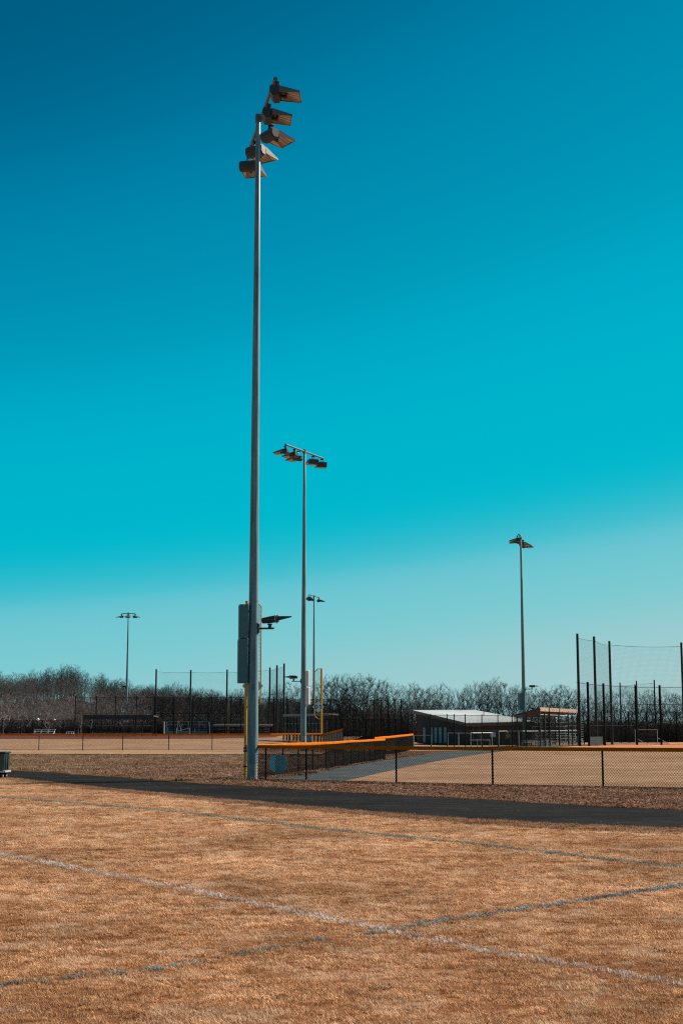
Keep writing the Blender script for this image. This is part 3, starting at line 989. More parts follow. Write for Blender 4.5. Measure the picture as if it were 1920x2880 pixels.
# slim pole between the second pole and the D1 foul pole
Y4 = (25.0 - CAM_H) / slopes(875, 1680)[1]
B4 = Vector((Xat(882, Y4), Y4, 0.8))
light_pole('slim distant floodlight pole seen close behind the D1 foul pole', B4, 24.5, 0.22, 0.10, (1.6, 5.4), 24.4,
           [(-0.95, R(190), 0.1), (-0.4, R(186), 0.2), (0.2, R(180), 0.2), (0.8, R(20), 0.1)], scale=1.15, detail=False)
Y5 = (25.8 - CAM_H) / slopes(359, 1722)[1]
B5 = Vector((Xat(354, Y5), Y5, 1.0))
light_pole('distant floodlight pole at the left, standing behind the left dugout', B5, 24.8, 0.26, 0.11, (2.75, 0.15), 24.5,
           [(-0.97, R(215), 0.0), (0.0, R(262), 0.15), (0.97, R(-38), 0.0)],
           boxes=[(4.2, 6.4, R(20), 0.4, 0.3)], spot=(9.2, R(185), 0.5, 0.0), scale=1.2, detail=False)


# ------------------------------------------------------------------ foul poles
def foul_pole(label, base, H, r, wing_dir, wing_w, z_lo, z_hi, ch, cell, sign_z, sign_c, sign_half, sign_yaw=0.0, clamps=(), text=None, mat='yellow'):
    t = thing('foul_pole', label, 'foul pole', base, 'yellow foul poles')
    base = Vector(base)
    d = Vector(wing_dir).normalized()
    MB().tube(base - Vector((0, 0, .2)), base + Vector((0, 0, H)), r, r, 14).build('pole', M[mat], t, smooth=True)
    up = Vector((0, 0, 1))
    o0 = d * r
    outline = [o0 + up * z_hi, d * (wing_w - ch) + up * z_hi, d * wing_w + up * (z_hi - ch), d * wing_w + up * (z_lo + ch), d * (wing_w - ch) + up * z_lo, o0 + up * z_lo]
    f = MB()
    for a, b in zip(outline[:-1], outline[1:]):
        f.tube(base + a, base + b, r * 0.36, r * 0.36, 8)
    f.build('screen_frame', M[mat], t, smooth=True)
    m = MB()
    n = int(wing_w / cell)
    for k in range(1, n):
        u = r + (wing_w - r) * k / n
        cut = max(0, u - (wing_w - ch))
        m.tube(base + d * u + up * (z_lo + cut), base + d * u + up * (z_hi - cut), 0.0045, 0.0045, 3, False)
    nz = int((z_hi - z_lo) / cell)
    for k in range(nz + 1):
        z = z_lo + (z_hi - z_lo) * k / nz
        cut = max(0, ch - (z - z_lo), ch - (z_hi - z))
        m.tube(base + o0 + up * z, base + d * (wing_w - cut) + up * z, 0.0045, 0.0045, 3, False)
    m.build('screen_mesh', M['blacksteel'], t)['kind'] = 'stuff'
    for z in clamps:
        MB().lathe([(r + 0.001, z - 0.03), (r + 0.02, z - 0.03), (r + 0.02, z + 0.03), (r + 0.001, z + 0.03)], 14, base).build('clamp', M['blacksteel'], t)
    c = Vector(sign_c)
    dx = Vector((math.cos(sign_yaw), math.sin(sign_yaw), 0)); nn = Vector((dx.y, -dx.x, 0))
    s = sign_half
    dia = [c + dx * s, c + up * s, c - dx * s, c - up * s]
    MB().prism([p + nn * 0.012 for p in dia], -nn * 0.024).build('distance_sign', M['sign'], t)
    if text:
        h_ = s * 0.72
        O_ = c + nn * 0.0125
        pt = lambda x, z: O_ + dx * (x * h_) + up * (z * h_)
        L_ = MB()
        # D: an outer and an inner outline joined by a band
        outer, inner = [(-.86, -.5), (-.86, .5)], [(-.64, -.31), (-.64, .31)]
        outer += [(-.50 + .43 * math.cos(q), .5 * math.sin(q)) for q in [math.pi / 2 - math.pi * k / 10 for k in range(11)]]
        inner += [(-.50 + .22 * math.cos(q), .31 * math.sin(q)) for q in [math.pi / 2 - math.pi * k / 10 for k in range(11)]]
        for k in range(len(outer)):
            j = (k + 1) % len(outer)
            L_.prism([pt(*outer[k]), pt(*outer[j]), pt(*inner[j]), pt(*inner[k])], nn * 0.006)
        # 1: stem and flag
        L_.prism([pt(.42, -.5), pt(.64, -.5), pt(.64, .5), pt(.42, .5)], nn * 0.006)
        L_.prism([pt(.42, .5), pt(.42, .26), pt(.16, .13), pt(.16, .31)], nn * 0.006)
        L_.build('lettering', M['letter'], t)
    return t


FY = Y1 + 0.55
fb = Vector((Xat(689.5, FY, 2190), FY, 0.0))
zf = lambda py: CAM_H + slopes(700, py)[1] * FY
foul_pole('yellow foul pole hidden behind the tall foreground light pole', fb, zf(1690), 0.058, (1, 0.02, 0), 0.545, zf(1985), zf(1697), 0.12, 0.05,
          0, (P(710.5, 1929, FY + 0.02)), 0.395, 0.0, clamps=(zf(2104), zf(2112), zf(2155)))
DY = 116.4
db = Vector((Xat(903.5, DY, 2100), DY, z_left(DY) - 0.15))
zd = lambda py: CAM_H + slopes(900, py)[1] * DY - db.z
foul_pole('yellow foul pole with wire screen and a diamond sign reading D1', db, zd(1880), 0.085, (-1, -0.02, 0), 0.56, zd(2021), zd(1881), 0.25, 0.075,
          0, (P(895, 1988, DY - 0.14)), 0.49, 0.0, clamps=(1.3,), text='D1')
# the far, tan coloured one
FY3 = 262.0
tb = Vector((Xat(641, FY3), FY3, 1.0))
tf = thing('foul_pole', 'distant tan foul pole with solid screen among the trees behind the left backstop', 'foul pole', tb, 'yellow foul poles')
MB().tube(tb, tb + Vector((0, 0, 5.3)), 0.07, 0.07, 8).build('pole', M['yellow'], tf)
m = MB()
for k in range(14):
    m.box(tb + Vector((0.30, 0, 1.85 + k * 0.25)), (0.5, 0.03, 0.2))
m.build('screen_mesh', M['wood'], tf)['kind'] = 'stuff'

# round distance signs fixed to the fences, seen from behind
def disc_sign(label, c, r):
    t = thing('distance_sign', label, 'sign', c, 'round signs on the outfield fences')
    MB().tube(Vector(c) - Vector((0, 0.012, 0)), Vector(c) + Vector((0, 0.012, 0)), r, r, 40).build('sign_plate', M['disc'], t)
    m = MB()
    for s in (-1, 1):
        m.box(Vector(c) + Vector((0, -0.02, s * r * 0.55)), (r * 1.0, 0.012, 0.04))
    m.build('sign_brace', M['disc'], t)
dyy = float(y_fence(Xat(780, 52))) + 0.07
disc_sign('round blue grey sign behind the near fence, right of the tall pole', P(783, 2148, dyy), 0.335)
disc_sign('small round blue sign on the far fence right of the second light pole', P(863, 2081, 115.4), 0.42)

# ------------------------------------------------------------------ building with white roof
def wall_hit(a, b, px_):
    return along([Vector((a[0], a[1], 0)), Vector((b[0], b[1], 0))], px_)

YA, YD = 187.0, 166.0
A_, B_ = P(1160, 1997, YA), P(1333, 1996.5, YA)
D_, C_ = P(1312, 2033, YD), P(1502, 2028.5, YD + 1)
bd = thing('concession_building', 'low dark building with a large sloping white metal roof', 'building', (A_.x + 5, YD + 8, 0))
MB().slab([A_, D_, C_, B_], 0.06).build('roof', M['roof'], bd)
m = MB()
for i in range(1, 18):
    s = i / 18
    a, b = A_.lerp(B_, s) + Vector((0, 0, 0.005)), D_.lerp(C_, s) + Vector((0, 0, 0.005))
    m.tube(a, b, 0.012, 0.012, 4)
m.build('roof_seam', M['roof'], bd)
down = Vector((0, 0, -0.34))
m = MB()
for a, b in ((A_, D_), (D_, C_)):
    a, b = a + Vector((0, 0, -0.062)), b + Vector((0, 0, -0.062))
    d = (b - a).normalized(); nrm = Vector((-d.y, d.x, 0)) * 0.06
    m.add([a, b, b + down, a + down, a + nrm, b + nrm, b + down + nrm, a + down + nrm], [(0, 1, 2, 3)[::-1], (4, 5, 6, 7), (0, 4, 5, 1), (3, 2, 6, 7)])
m.build('fascia', M['fascia'], bd)
def inset(p, k=0.9):
    c = (A_ + B_ + C_ + D_) / 4
    return Vector((c.x + (p.x - c.x) * k, c.y + (p.y - c.y) * k, p.z - 0.07))
wa, wb, wc, wd = inset(A_, .93), inset(B_, .93), inset(C_, .93), inset(D_, .93)
m = MB()
for a, b in ((wa, wd), (wd, wc), (wc, wb), (wb, wa)):
    d = Vector((b.x - a.x, b.y - a.y, 0)).normalized(); nrm = Vector((-d.y, d.x, 0)) * 0.12
    m.add([(a.x, a.y, 0), (b.x, b.y, 0), b, a, (a.x + nrm.x, a.y + nrm.y, 0), (b.x + nrm.x, b.y + nrm.y, 0), b + nrm, a + nrm],
          [(0, 1, 2, 3), (7, 6, 5, 4), (3, 2, 6, 7), (0, 4, 5, 1)])
m.build('wall', M['brownwall'], bd)
wdir = (wd - wa); wdir.z = 0; wang = math.atan2(wdir.y, wdir.x); wn_ = Vector((wdir.y, -wdir.x, 0)).normalized()
for x in (1194, 1214.5, 1226, 1239, 1253):
    h = wall_hit(wa, wd, x)
    if h:
        z0_, z1_ = 0.15, 2.0
        MB().box(Vector((h.x, h.y, (z0_ + z1_) / 2)) + wn_ * 0.05, (0.95, 0.06, z1_ - z0_), wang).build('door_panel', M['blue'], bd)
        MB().box(Vector((h.x, h.y, z1_ + 0.05)) + wn_ * 0.05, (1.1, 0.08, 0.08), wang).build('lintel', M['fascia'], bd)
fdir = (wc - wd); fang = math.atan2(fdir.y, fdir.x); fn_ = Vector((fdir.y, -fdir.x, 0)).normalized()
for x, w_, z0_, z1_, mt in ((1339, 0.75, 0.1, 2.1, 'cabinet'), (1385, 0.7, 0.9, 1.5, 'white'), (1446, 0.9, 0.1, 2.05, 'cabinet')):
    h = wall_hit(wd, wc, x)
    if h:
        c = Vector((h.x, h.y, (z0_ + z1_) / 2)) + fn_ * 0.03
        o = MB().box(c, (w_ + 0.12, 0.05, z1_ - z0_ + 0.1), fang).build('door' if z0_ < 0.5 else 'notice_board', M['cabinet'], bd)
        MB().box(c + fn_ * 0.03, (w_ - 0.1, 0.05, z1_ - z0_ - 0.05), fang).build('door_leaf' if z0_ < 0.5 else 'notice', M['brownwall' if z0_ < 0.5 else 'white'], bd)
for x, y, hh in ((1295, 1998, 0.25), (1301.5, 1999, 0.75), (1361, 2012, 0.55)):
    s = 0.03 if x < 1350 else 0.55
    p = A_.lerp(D_, s)
    k = along([Vector((p.x, p.y, 0)), Vector(((B_.lerp(C_, s)).x, (B_.lerp(C_, s)).y, 0))], x)
    if k:
        f = (Vector((k.x - p.x, k.y - p.y)).length) / (B_ - A_).length
        q_ = p.lerp(B_.lerp(C_, s), f)
        MB().tube(q_ - Vector((0, 0, .1)), q_ + Vector((0, 0, hh)), 0.05, 0.05, 8).build('vent_pipe', M['blacksteel'], bd)


# ------------------------------------------------------------------ dugouts
def dugout(name, label, F0, F1, depth_vec, zf, zb, th, posts, fascia_mat, bench=True, mesh_h=None, rails=(0.9,), back=True, group='dugouts beside the ball fields', zg=0.0):
    t = thing(name, label, 'dugout', (F0 + F1) / 2 , group)
    t.location.z = zg
    dv = Vector((*depth_vec, 0))
    up = Vector((0, 0, 1))
    a, b = F0 + up * zf, F1 + up * zf
    c, d = F1 + dv + up * zb, F0 + dv + up * zb
    MB().slab([a, b, c, d], 0.16).build('roof', M['roofdark'], t)
    dd = (b - a).normalized(); n = Vector((dd.y, -dd.x, 0))
    if n.dot(dv) > 0: n = -n
    MB().prism([a + n * 0.004 + up * 0.03, b + n * 0.004 + up * 0.03, b + n * 0.004 - up * th, a + n * 0.004 - up * th], n * 0.05).build('fascia_board', M[fascia_mat], t)
    for s in posts:
        p = F0.lerp(F1, s)
        MB().box(p + up * (zf - 0.17) / 2, (0.12, 0.12, zf - 0.17), math.atan2(dd.y, dd.x)).build('post', M['blacksteel'], t)
    for s in (0.03, 0.35, 0.65, 0.97):
        p = F0.lerp(F1, s) + dv * 0.93
        MB().box(p + up * (zb - 0.17) / 2, (0.12, 0.12, zb - 0.17)).build('post', M['blacksteel'], t)
    for f in rails:
        MB().tube(F0 + up * zf * f - n * 0.07, F1 + up * zf * f - n * 0.07, 0.03, 0.03, 6).build('rail', M['silver'], t)
    if mesh_h:
        m = MB(); wires(m, F0 - n * 0.08, F1 - n * 0.08, mesh_h, mesh_h, 0.13, 0.005)
        m.build('chain_link', M['black'], t)['kind'] = 'stuff'
    if bench:
        p, q_ = F0.lerp(F1, .06) + dv * .7, F0.lerp(F1, .94) + dv * .7
        w = dv.normalized() * 0.32
        MB().slab([p + up * .48, q_ + up * .48, q_ + w + up * .48, p + w + up * .48], 0.05).build('bench', M['alu'], t)
    if back:
        p, q_ = F0 + dv, F1 + dv
        m = MB(); wires(m, p, q_, zb - 0.2, zb - 0.2, 0.14, 0.007)
        m.build('back_mesh', M['black'], t)['kind'] = 'stuff'
    return t


F0 = Vector((Xat(1518, 151), 151, 0)); F1 = Vector((Xat(1626, 168), 168, 0))
fz = lambda py, px_, y: CAM_H + slopes(px_, py)[1] * y
ll = [F0, F1]
ps_ = []
for x in (1518.5, 1532, 1545, 1572, 1598, 1609, 1624):
    h = along(ll, x)
    if h: ps_.append((h - F0).length / (F1 - F0).length)
dugout('dugout', 'right dugout with a sunlit weathered wood fascia board', F0, F1, (-2.6, 1.05), fz(1990, 1518, 151), fz(2011, 1446, 152), 0.37, ps_, 'wood', mesh_h=3.0, rails=(0.82, 0.40))
E0 = Vector((Xat(234, 205), 205, 0.8)); E1 = Vector((Xat(432, 205), 205, 0.8))
dugout('dugout', 'left dugout with a thick black roof in front of the wooded hill', E0, E1, (0.3, 2.8), fz(2011.5, 330, 205) - 0.8, fz(2013, 330, 208) - 0.9, 0.60, (0.01, .15, .26, .45, .5, .74, .84, .99), 'roofdark', mesh_h=1.1, rails=(0.5,), zg=0.8)
H0 = Vector((Xat(597, 228), 228, 0.95)); H1 = Vector((Xat(762, 232), 232, 0.95))
dugout('dugout', 'low dugout with thin grey roof left of the tall light pole', H0, H1, (0.2, 2.6), fz(2040, 650, 228) - 0.95, fz(2036, 650, 231) - 0.95, 0.22, (0.01, .1, .25, .4, .55, .7, .85, .99), 'tealroof', mesh_h=1.0, rails=(0.6,), zg=0.95)
J0 = Vector((Xat(797, 165), 165, 0.0)); J1 = Vector((Xat(925, 152), 152, 0.0))
dugout('dugout', 'flat roofed dark dugout standing behind the second light pole', J0, J1, (1.0, 3.0), fz(2010, 797, 165), fz(2011, 797, 168), 0.22, [i / 13 for i in range(14)], 'tealroof', mesh_h=3.0, rails=(0.7,))
# grey roofed pavilion far right
pv = thing('pavilion', 'distant pavilion with a grey hipped roof behind the right backstop', 'pavilion', (Xat(1870, 245), 250, 0))
xa, xb = Xat(1802, 240), Xat(2010, 240)
e_z, r_z = fz(2052, 1870, 240), fz(2037, 1870, 240) + 0.3
y0_, y1_ = 240, 256
m = MB()
m.add([(xa, y0_, e_z), (xb, y0_, e_z), (xb, y1_, e_z), (xa, y1_, e_z), (xa + 5, (y0_ + y1_) / 2, r_z + 0.2), (xb - 3, (y0_ + y1_) / 2, r_z + 0.2),
       (xa, y0_, e_z - .2), (xb, y0_, e_z - .2), (xb, y1_, e_z - .2), (xa, y1_, e_z - .2)],
      [(0, 1, 5, 4), (1, 2, 5), (2, 3, 4, 5), (3, 0, 4), (6, 7, 1, 0), (7, 8, 2, 1), (8, 9, 3, 2), (9, 6, 0, 3), (9, 8, 7, 6)])
m.build('roof', M['tealroof'], pv)
for k in range(7):
    for yy in (y0_ + .5, y1_ - .5):
        MB().box((xa + .4 + (xb - xa - .8) * k / 6, yy, (e_z - .2) / 2), (0.2, 0.2, e_z - .2)).build('post', M['blacksteel'], pv)
m = MB().box(((xa + xb) / 2, y1_ - 0.9, 0.6), (xb - xa - 2, 0.2, 1.2))
m.build('low_wall', M['brownwall'], pv)


# ------------------------------------------------------------------ bleachers, benches, small furniture
def bleacher(name, label, c, w, rows_, rise, run, mat, yaw=0.0, guard=True, z0=0.35):
    t = thing(name, label, 'bleachers', c, 'bleachers beside the ball fields')
    c = Vector(c)
    ca, sa = math.cos(yaw), math.sin(yaw)
    X = Vector((ca, sa, 0)); Yv = Vector((-sa, ca, 0)); up = Vector((0, 0, 1))
    for r_ in range(rows_):
        MB().box(c + Yv * run * r_ + up * (z0 + rise * r_), (w, 0.28, 0.05), yaw).build('seat_plank', M[mat], t)
        if r_:
            MB().box(c + Yv * (run * r_ - 0.3) + up * (z0 + rise * r_ - 0.30), (w, 0.3, 0.04), yaw).build('foot_plank', M[mat], t)
    for k in range(4):
        s = (k / 3 - 0.5) * w * 0.94
        m = MB()
        m.tube(c + X * s + Yv * -0.2 + up * 0.05, c + X * s + Yv * (run * (rows_ - 1) + .2) + up * (0.05 + rise * (rows_ - 1)), 0.04, 0.04, 6)
        for r_ in range(rows_):
            m.tube(c + X * s + Yv * run * r_, c + X * s + Yv * run * r_ + up * (z0 + rise * r_ - 0.03), 0.035, 0.035, 6)
        m.build('frame', M['silver'], t)
    if guard:
        zt = z0 + rise * (rows_ - 1)
        m = MB()
        for hz in (0.5, 1.0):
            m.tube(c + X * -w / 2 + Yv * (run * rows_ - .2) + up * (zt + hz), c + X * w / 2 + Yv * (run * rows_ - .2) + up * (zt + hz), 0.03, 0.03, 6)
        for k in range(5):
            s = (k / 4 - 0.5) * w
            m.tube(c + X * s + Yv * (run * rows_ - .2), c + X * s + Yv * (run * rows_ - .2) + up * (zt + 1.0), 0.03, 0.03, 6)
        m.build('guard_rail', M['silver'], t)
    return t


bleacher('bleachers', 'white bleachers seen through the right dugout', (Xat(1566, 176), 176, 0), 4.6, 5, 0.32, 0.6, 'white', R(8))
bleacher('bleachers', 'white bleachers at the right end of the right dugout', (Xat(1622, 180), 180, 0), 1.8, 4, 0.30, 0.6, 'white', R(8))
bleacher('bleachers', 'low white bleachers behind the fence at the far left', (Xat(122, 219), 219, 0.9), 3.2, 3, 0.28, 0.6, 'white', 0, False, 0.25)
bleacher('bleachers', 'tiny white bench row left of the left dugout', (Xat(196, 219), 219, 0.9), 1.2, 2, 0.25, 0.5, 'white', 0, False, 0.25)
bt = bleacher('bleachers', 'blue bleacher seats with pale frame between the left netting poles', (Xat(527, 232), 232, 1.0), 7.0, 3, 0.34, 0.55, 'bluepad', 0, True, 0.35)
MB().box((Xat(527, 231.6), 231.6, 1.28), (7.0, 0.06, 0.5)).build('front_panel', M['bluepad'], bt)
m = MB()
xa, xb = Xat(497, 230), Xat(533, 230)
for a, b in (((xa, 1.55), (xa, 2.0)), ((xb, 1.55), (xb, 2.0)), ((xa, 2.0), (xb, 2.0))):
    m.tube((a[0], 230, a[1] - 0.5), (b[0], 230, b[1] - (0.0 if a[1] == b[1] or True else 0)), 0.035, 0.035, 6)
m.build('hand_rail', M['white'], bt)


def bench(label, c, w, h, yaw):
    t = thing('bench', label, 'bench', c, 'white benches by the right dugout')
    c = Vector(c)
    MB().box(c + Vector((0, 0, h)), (w, 0.35, 0.06), yaw).build('seat', M['white'], t)
    X = Vector((math.cos(yaw), math.sin(yaw), 0))
    for s in (-.44, -.15, .15, .44):
        MB().box(c + X * s * w + Vector((0, 0, h / 2 - .02)), (0.07, 0.3, h - .06), yaw).build('leg', M['white'], t)


bench('long white bench left of the right dugout', (Xat(1494, 156), 156, 0), 2.4, 0.62, R(4))
bench('shorter white bench inside the left end of the right dugout', (Xat(1537, 159), 159, 0), 1.5, 0.62, R(50))


def tube_rail(label, pts, h, posts, mid=False, name='hand_rail'):
    t = thing(name, label, 'railing', pts[0], 'silver tube railings by the building')
    up = Vector((0, 0, 1))
    for a, b in zip(pts[:-1], pts[1:]):
        MB().tube(a + up * h, b + up * h, 0.035, 0.035, 6).build('top_rail', M['silver'], t)
        if mid:
            MB().tube(a + up * h * .5, b + up * h * .5, 0.028, 0.028, 6).build('mid_rail', M['silver'], t)
    for p in posts:
        MB().tube(p, p + up * h, 0.04, 0.04, 8).build('post', M['silver'], t)


r0, r1, r2 = Vector((Xat(1258, 146), 146, 0)), Vector((Xat(1323, 142.5), 142.5, 0)), Vector((Xat(1383, 147), 147, 0))
tube_rail('long bent silver railing in front of the white roofed building', [r0, r1, r2], 1.45, [r0, r0.lerp(r1, .48), r1, r1.lerp(r2, .5), r2])
r3, r4 = Vector((Xat(1326, 143.2), 143.2, 0)), Vector((Xat(1376, 144), 144, 0))
tube_rail('low silver railing stub under the bent railing', [r3, r4], 0.75, [r3.lerp(r4, .3), r4])
r5, r6 = Vector((Xat(1402, 149.5), 149.5, 0)), Vector((Xat(1513, 152.5), 152.5, 0))
tube_rail('straight silver railing left of the right dugout', [r5, r6], 1.62, [r5, r5.lerp(r6, .5), r6])
r7, r8 = Vector((Xat(1163, 140), 140, 0)), Vector((Xat(1212, 140), 140, 0))
tube_rail('short silver railing at the left end of the building', [r7, r8], 1.25, [r7, r8])

# batting screens on the right infield
def bat_screen(label, c, w, h):
    t = thing('batting_screen', label, 'batting screen', c, 'batting screens on the right infield')
    c = Vector(c); up = Vector((0, 0, 1))
    m = MB()
    for s in (-1, 1):
        m.tube(c + Vector((s * w / 2, 0, 0)), c + Vector((s * w / 2, 0, h)), 0.035, 0.035, 6)
        m.tube(c + Vector((s * w / 2, -0.1, h * .42)), c + Vector((s * w / 2 + 1.1, -1.2, 0.03)), 0.035, 0.035, 6)
    m.tube(c + Vector((-w / 2, 0, h)), c + Vector((w / 2, 0, h)), 0.03, 0.03, 6)
    m.tube(c + Vector((-w / 2 + 1.1, -1.2, 0.03)), c + Vector((w / 2 + 1.1, -1.2, 0.03)), 0.03, 0.03, 6)
    m.build('frame', M['silver'], t)
    n = MB()
    for k in range(int(w / .15)):
        n.tube(c + Vector((-w / 2 + k * .15, 0.01, 0.1)), c + Vector((-w / 2 + k * .15, 0.01, h)), 0.005, 0.005, 3, False)
    for k in range(int(h / .15)):
        n.tube(c + Vector((-w / 2, 0.01, 0.1 + k * .15)), c + Vector((w / 2, 0.01, 0.1 + k * .15)), 0.005, 0.005, 3, False)
    n.build('netting', M['net'], t)['kind'] = 'stuff'


bat_screen('silver framed batting screen standing on the right infield dirt', (Xat(1816, 176), 176, 0.014), 2.7, 1.75)
# chalk on the right infield
ch = MB()
for (xa_, ya_), (xb_, yb_) in (((1820, 2094.3), (1856, 2097.2)), ((1884, 2091.2), (1935, 2088.3))):
    a, b = G(xa_, ya_, 0.02), G(xb_, yb_, 0.02)
    d = (b - a).normalized(); n = Vector((-d.y, d.x, 0)) * 0.12
    ch.poly([a - n, b - n, b + n, a + n])
ch.build('chalk_line', M['white'])['kind'] = 'structure'
# covered windscreen panels low on the right
ws = thing('windscreen', 'dark windscreen panels tied low on the right backstop', 'windscreen', rb[0])
MB().prism([rb[0] + Vector((0, 0.25, 0.1)), rb[1] + Vector((0, 0.25, 0.1)), rb[1] + Vector((0, 0.25, 1.0)), rb[0] + Vector((0, 0.25, 1.0))], (0, 0.03, 0)).build('panel', M['screen'], ws)
# narrow ladder rack right of the right dugout
lr = thing('ladder', 'narrow black framed ladder right of the right dugout', 'ladder', (Xat(1637, 172), 172, 0))
for s in (1630, 1641.5):
    MB().box((Xat(s, 172), 172, 1.65), (0.1, 0.1, 3.3)).build('rail', M['blacksteel'], lr)
for k in range(14):
    MB().box((Xat(1635.7, 172), 172, 0.3 + k * 0.21), (0.42, 0.04, 0.06)).build('rung', M['silver'], lr)
# park lamps far left
for label, x, y, s in (('round white park lamp above the left fence, larger one', 107.5, 2023.5, 0.24), ('small round white park lamp left of the left dugout', 154, 2024.5, 0.16)):
    p = P(x, y, 240)
    t = thing('park_lamp', label, 'park lamp', (p.x, p.y, 1.0), 'round park lamps')
    MB().tube((p.x, p.y, 0.9), (p.x, p.y, p.z - s), 0.06, 0.045, 8).build('post', M['blacksteel'], t)
    MB().lathe([(s * math.sin(math.pi * k / 8) + 0.002, -s * math.cos(math.pi * k / 8)) for k in range(9)], 14, p).build('globe', M['globe'], t, smooth=True)
# pale post with bent top beside the blue seats
pp = Vector((Xat(461.5, 229), 229, 1.0))
t = thing('gate_post', 'pale post at the left end of the blue bleacher seats', 'post', pp)
MB().path([pp, pp + Vector((0, 0, 1.7)), pp + Vector((-.05, 0, 2.0))], 0.08, 8).build('post', M['white'], t)
pp = Vector((Xat(588, 227), 227, 1.0))
t = thing('equipment_post', 'pale bent post at the right end of the blue bleacher seats', 'post', pp)
MB().path([pp, pp + Vector((0, 0, 1.1)), pp + Vector((-.1, 0, 1.5)), pp + Vector((-.16, 0, 1.9))], 0.12, 8).build('post', M['cabinet'], t)

# ------------------------------------------------------------------ wheeled cart at the left edge
cy = 54.6
cb = G(2, 2187)
cx1 = Xat(18, cy)
ct = thing('utility_cart', 'dark teal wheeled plastic cart cut off by the left edge on the path', 'cart', (cx1 - 0.45, cy, 0.006))
bx = cx1 - 0.46
MB().box((bx, cy + .3, 0.60), (0.88, 0.85, 0.66), 0, 1.05).build('body', M['cart'], ct, bevel=0.03)
MB().box((bx, cy + .3, 0.965), (1.0, 0.96, 0.06)).build('rim', M['cart'], ct, bevel=0.01)
MB().box((bx + 0.02, cy + .3, 0.255), (1.0, 0.95, 0.06)).build('base_shelf', M['alu'], ct, bevel=0.008)
for k in range(6):
    MB().box((bx - 0.40 + 0.16 * k, cy - 0.145, 0.62), (0.035, 0.05, 0.60)).build('rib', M['cart'], ct)
for k in range(2):
    MB().box((bx + 0.455, cy + 0.1 + 0.35 * k, 0.62), (0.05, 0.06, 0.60)).build('rib', M['cart'], ct)
for sx in (-0.33, 0.33):
    for sy in (0.0, 0.6):
        for o_ in (-0.035, 0.035):
            w_ = MB().tube((bx + sx + o_ - 0.022, cy + sy, 0.108), (bx + sx + o_ + 0.022, cy + sy, 0.108), 0.10, 0.10, 18).build('wheel', M['rubber'], ct, smooth=True)
        hb_ = MB().tube((bx + sx - 0.075, cy + sy, 0.108), (bx + sx + 0.075, cy + sy, 0.108), 0.05, 0.05, 12).build('wheel_hub', M['alu'], ct, smooth=True)
        MB().box((bx + sx, cy + sy, 0.215), (0.13, 0.10, 0.03)).build('caster_plate', M['fixture'], ct)

for label, x, y, h in (('short wooden survey stake at the left verge, nearer the light pole', 296.5, 2181, 0.17), ('short wooden survey stake at the left verge, nearer the cart', 168, 2172.5, 0.15)):
    p = G(x, y)
    tag(MB().box(p + Vector((0, 0.1, h / 2 - .02)), (0.05, 0.03, h + .04), 0.2, 0.8).build('survey_stake', M['stake']), label, 'stake', 'wooden stakes on the verge')
p = G(1149, 2226)
tag(MB().box(p + Vector((0, 0, 0.045)), (0.30, 0.035, 0.02), 0.1).build('paint_stick', M['debris']), 'pale stick lying on the leaf mulch below the near fence', 'stick')

